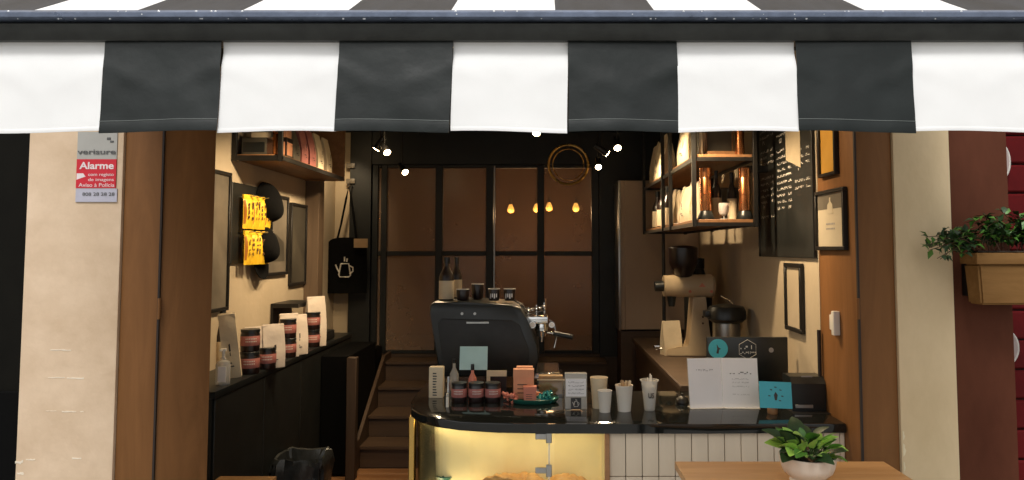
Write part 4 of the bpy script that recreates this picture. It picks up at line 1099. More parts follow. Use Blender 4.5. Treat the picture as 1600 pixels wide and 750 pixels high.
bm = nb(); cyl(bm, (a[0], Yg + .12, a[1]), (b[0] - .02, Yg + .12, b[1]), rr_ * .98, rr_ * 1.08, 32); cyl(bm, (b[0] - .0199, Yg + .12, b[1]), (b[0], Yg + .12, b[1]), rr_ * 1.08, rr_ * .9, 32); obj('motor_barrel', bm, grinder_paint, t, True)
bm = nb(); a2 = gq(1027, 447); cyl(bm, (a2[0], Yg + .12, a2[1]), (a[0] - .0005, Yg + .12, a[1]), rr_ * .45, rr_ * .5, 20); obj('adjust_dial', bm, black_satin, t, True)
q = gq(1099, 444); yf_ = Yg + .12 - rr_ * 1.06
bm = nb(); bm.faces.new([bm.verts.new((q[0] + dx, yf_ - .003, q[1] + dz)) for dx, dz in ((-.024, -.012), (.024, -.012), (0, .016))]); obj('badge', bm, coral_box, t)
for px in (1080, 1114):
    q = gq(px, 454); bm = nb(); cyl(bm, (q[0], yf_ + .006, q[1]), (q[0], yf_ - .002, q[1]), .010, n=14); obj('switch_button', bm, coral_box, t, True)
for py in (494, 504):
    q = gq(1100, py); bm = nb(); cyl(bm, (q[0], Yg + .042, q[1]), (q[0], Yg + .034, q[1]), .007, n=12); obj('power_button', bm, leaf_red, t, True)
q = gq(1066, 430); bm = nb(); lathe(bm, [(.05, -.01), (.062, 0), (.10, .09), (.105, .20), (.10, .205), (.06, .215), (0, .22)], (q[0] + .03, Yg + .12, q[1]), 24); obj('bean_hopper', bm, jar_dark, t, True)
q = gq(1054, 463); bm = nb(); cyl(bm, (q[0], Yg + .12, q[1]), (q[0], Yg + .12, q[1] - .07), .034, .022, 18); obj('chute', bm, black_satin, t, True)
bm = nb(); a = gq(1030, 556); tube(bm, [(a[0] + .03, Yg + .06, CB + .05), (a[0] - .01, Yg + .06, CB + .05), (a[0] - .01, Yg + .18, CB + .05), (a[0] + .03, Yg + .18, CB + .05)], .008, 8); obj('bag_rest', bm, chrome, t, True)
def coffee_bag(lab, loc, w_, d_, h_, m, rot=0, mark=True, fold=.0, group=None, name='paper_bag', cat='bag'):
    t = thing(name, lab, cat, (0, 0, 0), group)
    bm = nb(); nz = 10; rows = []
    for j in range(nz + 1):
        v = j / nz; dd = d_ * (1 - .93 * max(0, (v - .35) / .65) ** 1.2); ww = w_ * (1 + .03 * math.sin(v * 3))
        bu = .004 * math.sin(v * 9)
        pts = [(-ww / 2, -dd / 2), (-ww / 4, -dd / 2 - bu), (0, -dd / 2 - bu * 1.6), (ww / 4, -dd / 2 - bu), (ww / 2, -dd / 2), (ww / 2 - dd * .12, 0), (ww / 2, dd / 2), (0, dd / 2), (-ww / 2, dd / 2), (-ww / 2 + dd * .12, 0)]
        rows.append([bm.verts.new((x, y, h_ * v)) for x, y in pts])
    for A, B in zip(rows, rows[1:]):
        for i in range(10): bm.faces.new((A[i], A[(i + 1) % 10], B[(i + 1) % 10], B[i]))
    bm.faces.new(rows[0][::-1]); bm.faces.new(rows[-1])
    obj('bag_body', bm, m, t, True)
    bm = nb(); box(bm, (-w_ / 2 - .002, -.007, h_ * .90), (w_ / 2 + .002, .007, h_ * .985), .002); obj('folded_top', bm, m, t, True)
    if mark:
        bm = nb(); y = -d_ / 2 - .008
        for (x, z, ww, hh) in ((0, .48, .10, .12), (0, .38, .06, .06), (-.1, .24, .3, .025), (.05, .19, .22, .02)):
            quad(bm, *[(w_ * (x + sx * ww / 2), y, h_ * (z + sz * hh / 2)) for sx, sz in ((-1, -1), (1, -1), (.8, 1), (-1, .8))])
        obj('print', bm, ink, t)
    t.location = loc; t.rotation_euler = (0, 0, rot); return t
q = P(1053, 535, Yg)
coffee_bag('small cream paper bag under the grinder spout', (q.x, Yg + .12, CB), .13, .09, .24, cream_paper, .2, False)
# black kettle / cup warmer behind monitor
t = thing('batch_brewer', 'black and steel batch brewer to the right of the cream grinder', 'coffee brewer', (P(1138, 530, 4.9).x, 4.9, CB))
x0 = P(1106, 500, 4.85).x; x1 = P(1166, 500, 4.85).x; z0 = P(1130, 505, 4.85).z; z1 = P(1130, 482, 4.85).z
bm = nb(); lathe(bm, [(0, 0), (.10, 0), (.125, .02), (.125, .07), (.11, .10), (.05, .115), (0, .118)], ((x0 + x1) / 2 + .01, 4.9, z0 + .005), 28); obj('brew_head', bm, black_satin, t, True)
bm = nb(); box(bm, (x0 - .015, 4.86, z0 + .035), (x0 + .05, 4.94, z0 + .08), .01, seg=2); obj('handle', bm, black_satin, t, True)
bm = nb(); lathe(bm, [(0, 0), (.08, 0), (.085, .01), (.085, z0 - CB - .002), (0, z0 - CB)], ((x0 + x1) / 2 + .01, 4.9, CB), 26); obj('flask', bm, steel, t, True)
bm = nb(); tube(bm, [P(1126, 462, 4.9), P(1140, 470, 4.9), P(1150, 480, 4.9), P(1153, 490, 4.9)], .006, 8); obj('steam_tube', bm, chrome, t, True)
# items on top of counter behind : dark bottles near wall
# tall laminate fridge at the back right
Yf2 = 6.45
t = thing('tall_cabinet', 'tall taupe fridge cabinet with a steel edge at the back right', 'cabinet', (P(1000, 500, Yf2).x, Yf2 + .2, 0))
a = P(967, 515, Yf2); b = P(1075, 282, Yf2)
bm = nb(); box(bm, (a.x + .055, Yf2, a.z), (1.352, 6.80, b.z), .004); obj('upper_door', bm, bronze_fridge, t, True)
bm = nb(); box(bm, (a.x, Yf2 - .006, a.z - .01), (a.x + .022, 6.80, b.z), .004, seg=2); obj('steel_edge', bm, steel, t, True)
bm = nb(); box(bm, (a.x + .0225, Yf2 + .006, a.z), (a.x + .0545, 6.80, b.z)); obj('seam', bm, bronze_fridge, t)
bm = nb(); box(bm, (a.x + .02, Yf2 + .02, 0), (1.352, 6.80, a.z - .015)); obj('lower_door', bm, step_wood, t)

# ------------------------------------------------------------------ right hanging shelf unit
YS0, YS1 = 4.2, 6.3
xl = P(1085, 340, YS0).x; xr = P(1181, 340, YS0).x
zb0 = P(1130, 349, YS0).z; zs1 = P(1130, 247, YS0).z; ztop = 2.62
t = thing('shelf_unit', 'black metal shelf unit with wood shelves hanging on the right wall', 'shelf', (1.03, 5.2, zb0))
SH = t
for z in (zb0, zs1):
    bm = nb(); box(bm, (xl + .012, YS0 + .012, z), (xr - .012, YS1 - .012, z + .024), .002); obj('shelf_board', bm, shelf_wood, t, True)
    for (x0, x1, y0, y1) in ((xl, xr, YS0 - .004, YS0 + .0115), (xl, xr, YS1 - .0115, YS1 + .004), (xl - .002, xl + .0115, YS0 + .012, YS1 - .012), (xr - .0115, xr + .002, YS0 + .012, YS1 - .012)):
        bm = nb(); box(bm, (x0, y0, z - .016), (x1, y1, z + .006)); obj('rail', bm, black_metal, t)
for (x, y) in ((xl, YS0), (xr, YS0), (xl, 4.98), (xl, 5.30), (xl, YS1), (xr, YS1), (xr, 5.3)):
    bm = nb(); box(bm, (x - .012, y - .012, zb0 - .02), (x + .012, y + .012, ZC - .003), .002); obj('upright', bm, black_metal, t, True)
for x in (xl, xr):
    for z in (zs1 + .25,):
        pass
bm = nb(); box(bm, (xr + .0125, 4.4, zs1 - .06), (XJR - .001, 4.46, zs1 - .02)); box(bm, (xr + .0125, 6.0, zs1 - .06), (XJR - .001, 6.06, zs1 - .02)); obj('wall_bracket', bm, black_metal, t)
zB = zb0 + .0245; zU = zs1 + .0245
# items: tall copper tubes at near end
def copper_tube(px, lab):
    q = P(px, 345, YS0 + .08); s = (YS0 + .08) / F; r = 9.0 * s; zt2 = P(px, 262, YS0 + .08).z
    t = thing('copper_canister', lab, 'canister', (q.x, YS0 + .08, zB)); c = (q.x, YS0 + .08, zB)
    bm = nb(); lathe(bm, [(0, 0), (r * 1.45, 0), (r * 1.5, .006), (r * 1.25, .03), (r * 1.0, .05), (0, .05)], c, 24); obj('base', bm, black_satin, t, True)
    bm = nb(); lathe(bm, [(r * .9, .05), (r, .052), (r, zt2 - zB - .06), (r * .97, zt2 - zB - .058)], c, 26); obj('tube', bm, copper, t, True)
    bm = nb(); lathe(bm, [(r * .985, .14), (r * 1.02, .141), (r * 1.02, .149), (r * .985, .15)], c, 26); obj('band', bm, copper, t, True)
    bm = nb(); lathe(bm, [(r * .9, zt2 - zB - .058), (r * 1.02, zt2 - zB - .056), (r * 1.02, zt2 - zB - .004), (r * .9, zt2 - zB), (0, zt2 - zB)], c, 26); obj('cap', bm, copper, t, True)
copper_tube(1103, 'left tall copper canister on the near end of the right shelf')
copper_tube(1164, 'right tall copper canister on the near end of the right shelf')
# glass with reddish candle
q = P(1131, 340, YS0 + .07); c = (q.x, YS0 + .07, zB)
t = thing('goblet', 'stemmed glass with coral filling between the two copper canisters', 'glass', c)
bm = nb(); lathe(bm, [(0, 0), (.026, 0), (.026, .003), (.006, .008), (.005, .022), (.024, .030), (.030, .05), (.030, .095), (.028, .095), (.027, .05), (.02, .034), (0, .032)], c, 22); obj('goblet_body', bm, frost, t, True)
bm = nb(); lathe(bm, [(0, .034), (.02, .036), (.0265, .05), (.0265, .082), (0, .082)], c, 20); obj('filling', bm, coral_box, t, True)
bottle_specs = ((1120, 15, 'dark slim bottle behind the goblet on the right shelf', .30), (1144, 15, 'second dark slim bottle behind the goblet on the right shelf', .29))
for px, wpx, lab, h_ in bottle_specs:
    q = P(px, 345, YS0 + .24); bottle(px, 345 - h_ / ((YS0 + .24) / F), 345, wpx, YS0 + .24, lab, zB)
for k, px in enumerate((1112, 1140, 1158)):
    q = P(px, 345, YS0 + .34); coffee_bag('grey coffee bag at the back of the near shelf end, %s' % ('behind the left canister', 'between the canisters', 'behind the right canister')[k], (q.x, YS0 + .38, zB), .085, .06, .21, picture_grey, .1 * k, False)
# upper near: framed picture, cone grinder
q = P(1128, 245, YS0 + .1)
t = thing('display_box', 'wooden display box with a dark picture on the upper near shelf', 'box', (q.x, YS0 + .1, zU))
bm = nb(); box(bm, (q.x - .085, YS0 + .10, zU), (q.x + .085, YS0 + .19, zU + .03), .003); box(bm, (q.x - .085, YS0 + .16, zU + .0305), (q.x + .085, YS0 + .19, zU + .23), .003); obj('box_frame', bm, shelf_wood, t, True)
bm = nb(); box(bm, (q.x - .072, YS0 + .156, zU + .035), (q.x + .072, YS0 + .1595, zU + .20)); obj('picture', bm, picture_dark, t)
q = P(1156, 245, YS0 + .1); c = (q.x, YS0 + .10, zU)
t = thing('copper_jug', 'small copper shaker at the right of the upper near shelf', 'shaker', c)
bm = nb(); lathe(bm, [(0, 0), (.026, 0), (.028, .01), (.026, .10), (.03, .17), (.028, .172), (0, .172)], c, 20); obj('shaker_body', bm, copper, t, True)
bm = nb(); lathe(bm, [(.0285, .1725), (.030, .174), (.018, .21), (0, .213)], c, 20); obj('lid', bm, steel, t, True)
q = P(1094, 245, YS0 + .1)
t = thing('book', 'upright dark book at the left of the upper near shelf', 'book', (q.x, YS0 + .15, zU))
bm = nb(); box(bm, (q.x - .012, YS0 + .08, zU), (q.x + .012, YS0 + .22, zU + .22), .002); obj('cover', bm, picture_dark, t, True)
bm = nb(); box(bm, (q.x - .009, YS0 + .0785, zU + .004), (q.x + .009, YS0 + .0799, zU + .216)); obj('pages', bm, cream_paper, t)
# along the long side: cream bags in three bays on both levels
bays = (('near', 4.36, 4.95, 4), ('middle', 5.02, 5.27, 2), ('far', 5.38, 6.22, 5))
for lev, z in (('upper', zU), ('lower', zB)):
    for bn, y0, y1, n in bays:
        if lev == 'upper' and bn == 'middle': continue
        for k in range(n):
            y = y0 + (y1 - y0) * (k + .5) / n
            if lev == 'lower' and bn == 'far' :
                if k < 3:
                    b = bottle(1040, 300, 345, 12, 4.4, 'wine dark bottle in the far lower bay of the right shelf, number', zB)
                    b['label'] = ('first dark bottle from the near side in the far lower bay of the right shelf', 'middle dark bottle in the far lower bay of the right shelf', 'last dark bottle in the far lower bay of the right shelf')[k]
                    b.location = (xl + .07, 5.5 + .25 * k, zB); b.scale = (2.0, 2.0, 1.75)
                continue
            ordw = ('first', 'second', 'third', 'fourth', 'fifth')[k]
            hh = (.31, .33, .30, .32, .31)[k] if lev == 'upper' else (.235, .25, .23, .24, .25)[k]
            coffee_bag('%s cream coffee bag from the near side, %s %s bay, right shelf' % (ordw, bn, lev), (xl + .075, y, z), min(.14, (y1 - y0) / n * .93), .085, hh, cream_paper, -math.pi / 2 + (.12 * ((k * 7) % 3 - 1)), k % 2 == 0, group='coffee bags on the right shelf')
# items under the shelf: dark canisters on wall shelf behind grinder
q = P(1090, 420, 5.7)
t = thing('canister', 'dark canister standing on the back counter behind the grinder', 'canister', (q.x, 5.7, CB))
bm = nb(); lathe(bm, [(0, 0), (.10, 0), (.105, .01), (.105, .50), (.06, .56), (.045, .60), (0, .60)], (q.x, 5.7, CB), 26); obj('canister_body', bm, black_satin, t, True)
bm = nb(); lathe(bm, [(.05, .601), (.052, .605), (.052, .68), (0, .69)], (q.x, 5.7, CB), 20); obj('lid', bm, black_metal, t, True)
q = P(1072, 420, 5.6)
t = thing('pipe_stand', 'thin black upright pipe beside the grinder, below the shelf unit', 'pipe', (q.x, 5.9, CB))
bm = nb(); cyl(bm, (P(1037, 420, 5.9).x, 5.9, CB + .002), (P(1037, 420, 5.9).x, 5.9, zb0 - .021), .014, n=12); obj('pipe', bm, black_metal, t, True)
bm = nb(); cyl(bm, (P(1037, 420, 5.9).x, 5.9, CB), (P(1037, 420, 5.9).x, 5.9, CB + .006), .05, n=20); obj('foot', bm, black_metal, t, True)

# ------------------------------------------------------------------ right wall: menu board, frames, switch
XB = XJR - .003
t = thing('menu_board', 'tall black menu board with chalk price lists on the right wall', 'menu board', (XB - .012, 4.1, 2.0))
zbt = PX(1240, 402, XB).z
ya, yb = 3.675, PX(1192, 380, XB).y
bm = nb(); box(bm, (XB - .016, ya, zbt), (XB, yb, 2.56), .002); obj('board', bm, black_paint, t)
bm = nb(); box(bm, (XB - .022, yb + .001, zbt), (XB, yb + .018, 2.56), .002); obj('edge_strip', bm, black_metal, t, True)
rj = random.Random(17); xq = XB - .0175
MM = Matrix(((0, 1, 0, 0), (-1, 0, 0, 0), (0, 0, 1, 0), (0, 0, 0, 1)))    # facing -X: u runs toward the camera
colsy = ((yb - .04, yb - .29), (yb - .36, yb - .60), (yb - .66, ya + .03))
for ci, (c0, c1) in enumerate(colsy):
    bm = nb(); z = 2.50
    while z > zbt + (.20 if ci == 0 else .26 if ci == 1 else .34):
        head = rj.random() < .16
        hh = .026 if head else .015
        x = -c0; wmax = (c0 - c1) * (rj.uniform(.25, .45) if head else rj.uniform(.45, .8))
        # strokes laid in (u, z), u = -y
        sb = bmesh.new(); scribble(sb, -c0 + (.05 if head else 0), -c0 + wmax, z, hh, 0, rj)
        if not head: scribble(sb, -c1 - .05, -c1, z, hh, 0, rj)
        for f in sb.faces: bm.faces.new([bm.verts.new((xq, -v.co.x, v.co.z)) for v in f.verts])
        sb.free(); z -= .052 if head else .036
    obj('chalk_lines', bm, chalk, t, kind='stuff')
beige_m = mat('flat_beige', (.36, .29, .19), .8, var=.06)
t = thing('beige_panel', 'blank beige panel over the top of the menu board', 'paper', (XB - .02, 3.95, 2.2))  # flat beige panel over the upper part of the board
a = PX(1228, 250, XB - .02); b = PX(1251, 262, XB - .02)
bm = nb(); prism(bm, [(a.y, a.z), (b.y, b.z), (b.y, 2.56), (a.y, 2.56)], 'x', XB - .0205, XB - .0188); obj('sheet', bm, beige_m, t)

def wall_frame(lab, side, X, corners, fw, art, paper_m=None, th=.022, cat='picture frame', name='picture_frame', extra=None):
    """corners: far/near x-pixels and top/bottom y at near end; lies on plane x = X"""
    (pxf, pxn, pyt, pyb) = corners
    pn = PX(pxn, (pyt + pyb) / 2, X); pf = PX(pxf, (pyt + pyb) / 2, X)
    zt2 = PX(pxn, pyt, X).z; zb2 = PX(pxn, pyb, X).z; y0, y1 = min(pn.y, pf.y), max(pn.y, pf.y)
    sg = -1 if side == 'R' else 1      # direction of the visible face
    t = thing(name, lab, cat, (X, (y0 + y1) / 2, (zt2 + zb2) / 2))
    xa_, xb_ = sorted((X, X + sg * th))
    for (ya_, yb_, za_, zb_) in ((y0, y1, zt2 - fw, zt2), (y0, y1, zb2, zb2 + fw), (y0, y0 + fw, zb2 + fw, zt2 - fw), (y1 - fw, y1, zb2 + fw, zt2 - fw)):
        bm = nb(); box(bm, (xa_, ya_, za_), (xb_, yb_, zb_), .002); obj('frame_side', bm, black_metal, t, True)
    xm_ = X + sg * th * .45; x0_, x1_ = sorted((X, xm_))
    bm = nb(); box(bm, (x0_ if side != 'R' else x0_, y0 + fw, zb2 + fw), (x1_, y1 - fw, zt2 - fw)); obj('print', bm, art, t)
    return t, (y0, y1, zb2, zt2, X + sg * th * .47)
XJ = XJR - .001
t, (y0, y1, z0, z1, xx) = wall_frame('black framed ivory poster with a small pale bottle shape on the right shutter leaf', 'R', XJ, (1279, 1325, 291, 391), .018, picture_glass_paper)
bm = nb(); quad(bm, (xx, y0 + .02, z0 + (z1 - z0) * .68), (xx, y1 - .02, z0 + (z1 - z0) * .68), (xx, y1 - .02, z1 - .02), (xx, y0 + .02, z1 - .02)); obj('photo_band', bm, picture_grey, t)
ymid = (y0 + y1) / 2; bm = nb()
prism(bm, [(ymid - .035, z0 + (z1 - z0) * .6), (ymid + .035, z0 + (z1 - z0) * .6), (ymid + .03, z0 + (z1 - z0) * .75), (ymid + .008, z0 + (z1 - z0) * .80), (ymid + .008, z0 + (z1 - z0) * .87), (ymid - .008, z0 + (z1 - z0) * .87), (ymid - .008, z0 + (z1 - z0) * .80), (ymid - .03, z0 + (z1 - z0) * .75)], 'x', xx - .0015, xx - .0005); obj('bottle_print', bm, picture_glass_paper, t)
bm = nb()
for fz in (.34, .42):
    for k in range(6): y = ymid + .05 - k * .018; quad(bm, (xx - .001, y, z0 + (z1 - z0) * fz), (xx - .001, y - .012, z0 + (z1 - z0) * fz), (xx - .001, y - .012, z0 + (z1 - z0) * fz + .008), (xx - .001, y, z0 + (z1 - z0) * fz + .008))
obj('caption', bm, grey_ink, t)
wall_frame('black framed amber glossy print at the top of the right shutter leaf', 'R', XJ, (1283, 1310, 150, 272), .016, gold_print)
t, _ = wall_frame('narrow black frame with a pale print on the right wall below the menu board', 'R', XB, (1231, 1257, 412, 522), .022, warm_wall)
# white door contact on right jamb leaf
q = PX(1311, 505, XJ)
t = thing('door_sensor', 'small white plastic sensor on the right brown shutter leaf', 'sensor', q)
bm = nb(); box(bm, (XJ - .03, q.y - .012, q.z - .055), (XJ, q.y + .018, q.z + .055), .004, seg=2); obj('sensor_body', bm, switch_m, t, True)
bm = nb(); box(bm, (XJ - .022, q.y + .022, q.z - .035), (XJ, q.y + .06, q.z + .035), .004, seg=2); obj('magnet', bm, switch_m, t, True)
q = PX(1284, 555, XB)
t = thing('thin_rod', 'thin dark rod standing against the wall behind the receipt printer', 'rod', (XB - .012, q.y, CT))
bm = nb(); cyl(bm, (XB - .012, q.y, CT + .001), (XB - .012, q.y, PX(1284, 517, XB - .012).z), .009, n=10); obj('rod', bm, brown_edge, t, True)
bm = nb(); cyl(bm, (XB - .016, q.y, CT + .0005), (XB - .016, q.y, CT + .004), .014, n=14); obj('rod_foot', bm, brown_edge, t, True)

# ------------------------------------------------------------------ left wall: frames, yellow packs, caps
XL = XWL + .001
t, fr_ = wall_frame('large black framed grey print at the near end of the left wall', 'L', XL, (355, 322, 262, 490), .022, picture_grey)
t, fr_ = wall_frame('black framed sepia print half hidden behind the caps', 'L', XL, (447, 408, 300, 432), .022, picture_grey)
y0, y1, z0, z1, xx = fr_
bm = nb(); prism(bm, [(y0 + .06, z0 + .10), (y1 - .06, z0 + .10), (y1 - .08, z0 + .24), ((y0 + y1) / 2, z0 + .30), (y0 + .08, z0 + .22)], 'x', xx, xx + .001); obj('sketch', bm, picture_dark, t)
wall_frame('narrow black framed dark print at the far end of the left wall', 'L', XL, (476, 451, 316, 447), .022, picture_dark)
t = thing('display_board', 'black pegboard holding yellow packs on the left wall', 'pegboard', (XL, 4.75, 1.75))
ya_ = PX(358, 350, XL).y; yb_ = PX(413, 350, XL).y; zt2 = PX(360, 284, XL).z; zb2 = PX(360, 412, XL).z
bm = nb(); box(bm, (XL, ya_, zb2), (XL + .016, yb_, zt2), .003); obj('board', bm, black_paint, t)
NP = 4
for row, (pt, pb) in enumerate(((302, 355), (360, 413))):
    for k in range(NP):
        y = ya_ + (yb_ - ya_) * (.14 + .72 * (k + .5) / NP); xq = XL + .016
        ztp = PX(375, pt, XL + .07).z; zbp = PX(375, pb, XL + .07).z
        bm = nb(); cyl(bm, (xq, y, ztp - .012), (xq + .10, y, ztp - .004), .004, n=8); obj('hook', bm, steel, t, True)
        tk = thing('yellow_pack', '%s yellow pack from the near side, %s row of the pegboard' % (('first', 'second', 'third', 'fourth')[k], ('upper', 'lower')[row]), 'pack', (0, 0, 0), 'yellow packs on the pegboard')
        pw = (yb_ - ya_) * .80 / NP * .84; hh = ztp - zbp
        bm = nb(); g1 = []; g2 = []
        for j in range(7):
            v = j / 6; r1 = []; r2 = []
            for i in range(7):
                u = i / 6 * 2 - 1; bu = .026 * (1 - u ** 4) * math.sin(math.pi * (.06 + .88 * (1 - v) ** .8)) + .001
                yv = pw / 2 * u * (1 - .08 * math.sin(math.pi * v)); zv = -hh + (hh - .02) * v
                r1.append(bm.verts.new((.026 + bu, yv, zv))); r2.append(bm.verts.new((.026 - bu, yv, zv)))
            g1.append(r1); g2.append(r2)
        for j in range(6):
            for i in range(6):
                bm.faces.new((g1[j][i], g1[j][i + 1], g1[j + 1][i + 1], g1[j + 1][i])); bm.faces.new((g2[j][i + 1], g2[j][i], g2[j + 1][i], g2[j + 1][i + 1]))
        bmesh.ops.remove_doubles(bm, verts=bm.verts[:], dist=.0001)
        obj('pouch', bm, yellow_pack, tk, True)
        bm = nb(); sv = []
        for j in range(1, 7):
            v = j / 6 * .96; rr1 = []
            for u in (-.97, -.86, -.74):
                bu = .026 * (1 - u ** 4) * math.sin(math.pi * (.06 + .88 * (1 - v) ** .8)) + .0022
                rr1.append(bm.verts.new((.026 + bu, pw / 2 * u * (1 - .08 * math.sin(math.pi * v)), -hh + (hh - .02) * v)))
            sv.append(rr1)
        for A, B in zip(sv, sv[1:]):
            for i in range(2): bm.faces.new((A[i], A[i + 1], B[i + 1], B[i]))
        obj('side_stripe', bm, amber_print, tk, True)
        bm = nb(); box(bm, (.018, -pw / 2, -.021), (.032, pw / 2, .008), .001); obj('header', bm, yellow_pack, tk)
        bm = nb(); rj = random.Random(k + row * 9)
        for f in (-.30, .02):
            for q_ in range(4):
                z_ = -hh * (.26 + .14 * q_ + rj.uniform(0, .05)); wq = pw * rj.uniform(.06, .16); hq = rj.uniform(.04, .13); y_ = pw * f + rj.uniform(0, .05) * pw
                quad(bm, (.0545, y_, z_), (.0545, y_ + wq, z_), (.0545, y_ + wq, z_ + hh * hq), (.0545, y_, z_ + hh * hq))
        obj('print', bm, leaf_red, tk)
        tk.location = (xq + .025, y, ztp - .006); tk.rotation_euler = (0, 0, random.uniform(-.45, .1))
# caps
def cap(lab, px, py, rpx):
    q = PX(px, py, XL + .08); s = q.y / F; r = rpx * s
    t = thing('cap', lab, 'cap', (0, 0, 0), 'black caps on the left wall')
    bm = nb(); n = 22; rows = []
    for j in range(8):
        a = j / 7 * math.pi / 2
        ca_ = math.cos(a) ** .62; rows.append([bm.verts.new((.02 + .125 * math.sin(a) - .03 * math.sin(a) * math.sin(2 * math.pi * i / n) * ca_, r * ca_ * math.cos(2 * math.pi * i / n) * .85, r * ca_ * math.sin(2 * math.pi * i / n) * (1.0 if math.sin(2 * math.pi * i / n) > 0 else .8))) for i in range(n)])
    for A, B in zip(rows, rows[1:]):
        for i in range(n): bm.faces.new((A[i], A[(i + 1) % n], B[(i + 1) % n], B[i]))
    bmesh.ops.remove_doubles(bm, verts=bm.verts[:], dist=.0005)
    obj('crown', bm, bag_black, t, True)
    bm = nb(); pts = [(.03 + .05 * math.sin(u * math.pi) * .6, -r * .95 * math.cos(u * math.pi), -r * .55 - r * .95 * math.sin(u * math.pi)) for u in [i / 12 for i in range(13)]]
    inn = [(.035, -r * .8 * math.cos(u * math.pi), -r * .35 - r * .25 * math.sin(u * math.pi)) for u in [i / 12 for i in range(13)]]
    A = [bm.verts.new(p) for p in pts]; B = [bm.verts.new(p) for p in inn]
    for i in range(12): bm.faces.new((A[i], A[i + 1], B[i + 1], B[i]))
    bmesh.ops.recalc_face_normals(bm, faces=bm.faces[:]); bmesh.ops.solidify(bm, geom=bm.faces[:], thickness=.004)
    obj('visor', bm, bag_black, t, True)
    bm = nb(); quad(bm, (.075, -r * .72, r * .30), (.062, -r * .82, r * .12), (.055, -r * .84, -r * .15), (.070, -r * .74, -r * .05)); obj('tag', bm, picture_grey, t)
    t.location = (XL + .002, q.y, q.z); return t
cap('upper black cap hanging right of the yellow packs', 424, 320, 36)
cap('lower black cap hanging below the other, right of the yellow packs', 418, 385, 34)

# upper left shelf box
YL0 = 4.58; YL1 = 6.0; xLf = XWL + .002; xLn = P(441, 240, YL0).x
zl0 = P(400, 248, YL0).z
t = thing('shelf_box', 'dark framed wooden box shelf high on the left wall', 'shelf', (-1.8, 5.3, zl0))
bm = nb(); box(bm, (xLf, YL0 + .012, zl0), (xLn - .012, YL1, zl0 + .03), .002); obj('bottom_board', bm, shelf_wood, t, True)
bm = nb(); box(bm, (xLn - .0115, YL0 + .012, zl0 - .006), (xLn, YL1, zl0 + .022)); obj('edge_rail', bm, black_metal, t)
bm = nb(); box(bm, (xLf, YL0 - .002, zl0 - .012), (xLn, YL0 + .0115, zl0 + .022)); obj('edge_rail', bm, black_metal, t)
bm = nb(); box(bm, (xLf, YL1 + .0005, zl0 - .006), (xLn, YL1 + .03, zl0 + .45), .002); obj('end_board', bm, shelf_wood, t, True)
bm = nb(); box(bm, (xLf, YL0 + .0, zl0 + .42), (xLn, YL1, zl0 + .45), .002); obj('top_board', bm, black_metal, t, True)
for x in (xLf + .016, xLn - .014):
    bm = nb(); box(bm, (x - .014, YL0 - .004, zl0 - .014), (x + .014, YL0 + .02, zl0 + .4195), .002); obj('upright', bm, black_metal, t, True)
zls = zl0 + .0305
def plain_box(name, lab, cat, x0, x1, y0, y1, z0, z1, m, face=None, fm=None):
    t = thing(name, lab, cat, ((x0 + x1) / 2, (y0 + y1) / 2, z0))
    bm = nb(); box(bm, (x0, y0, z0), (x1, y1, z1), .003, seg=2); obj('box_body', bm, m, t, True)
    if fm:
        bm = nb(); quad(bm, (x0 + .01, y0 - .0008, z0 + .015), (x1 - .01, y0 - .0008, z0 + .015), (x1 - .01, y0 - .0008, z1 - .03), (x0 + .01, y0 - .0008, z1 - .03)); obj('front_print', bm, fm, t)
        bm = nb(); quad(bm, (x1 + .0008, y0 + .01, z0 + .015), (x1 + .0008, y1 - .01, z0 + .015), (x1 + .0008, y1 - .01, z1 - .03), (x1 + .0008, y0 + .01, z1 - .03)); obj('side_print', bm, fm, t)
    return t
plain_box('gift_box', 'dark blue box standing at the near end of the left shelf', 'box', xLf + .045, xLf + .20, YL0 + .04, YL0 + .16, zls, zls + .11, picture_dark, fm=black_satin)
plain_box('gift_box', 'long pale carton lying on top of the dark blue box on the left shelf', 'box', xLf + .10, xLn - .09, YL0 + .05, YL0 + .17, zls + .1105, zls + .145, cream_paper)
c = (xLn - .055, YL0 + .07, zls)
t = thing('copper_canister', 'small orange copper canister at the front corner of the left shelf', 'canister', c)
bm = nb(); lathe(bm, [(0, 0), (.028, 0), (.030, .008), (.030, .13), (.027, .135), (0, .135)], c, 22); obj('canister_body', bm, copper, t, True)
bm = nb(); lathe(bm, [(.0305, .136), (.032, .137), (.032, .16), (.02, .168), (0, .168)], c, 22); obj('lid', bm, copper, t, True)
ys_ = (4.80, 4.98, 5.15, 5.33, 5.52, 5.74)
ms = (jar_dark, picture_grey, pink_label, pink_label, cream_paper, cream_paper)
ls = ('dark jar box behind the copper canister on the left shelf', 'grey pouch on the left shelf beside the dark box', 'red pouch in the middle of the left shelf', 'second red pouch on the left shelf, next to the cream bags',
      'cream coffee bag on the left shelf left of the far one', 'farthest cream coffee bag with dark print on the left shelf')
for y, m, l in zip(ys_, ms, ls):
    if m is jar_dark: plain_box('gift_box', l, 'box', xLn - .13, xLn - .03, y - .06, y + .06, zls, zls + .13, jar_dark, fm=pink_box)
    else: coffee_bag(l, (xLn - .085, y, zls), .14, .085, .27 if m is not picture_grey else .22, m, math.pi / 2, True)
plain_box('gift_box', 'small pale pink box stacked on the dark box on the left shelf', 'box', xLn - .12, xLn - .04, 4.76, 4.86, zls + .1305, zls + .20, pink_box)

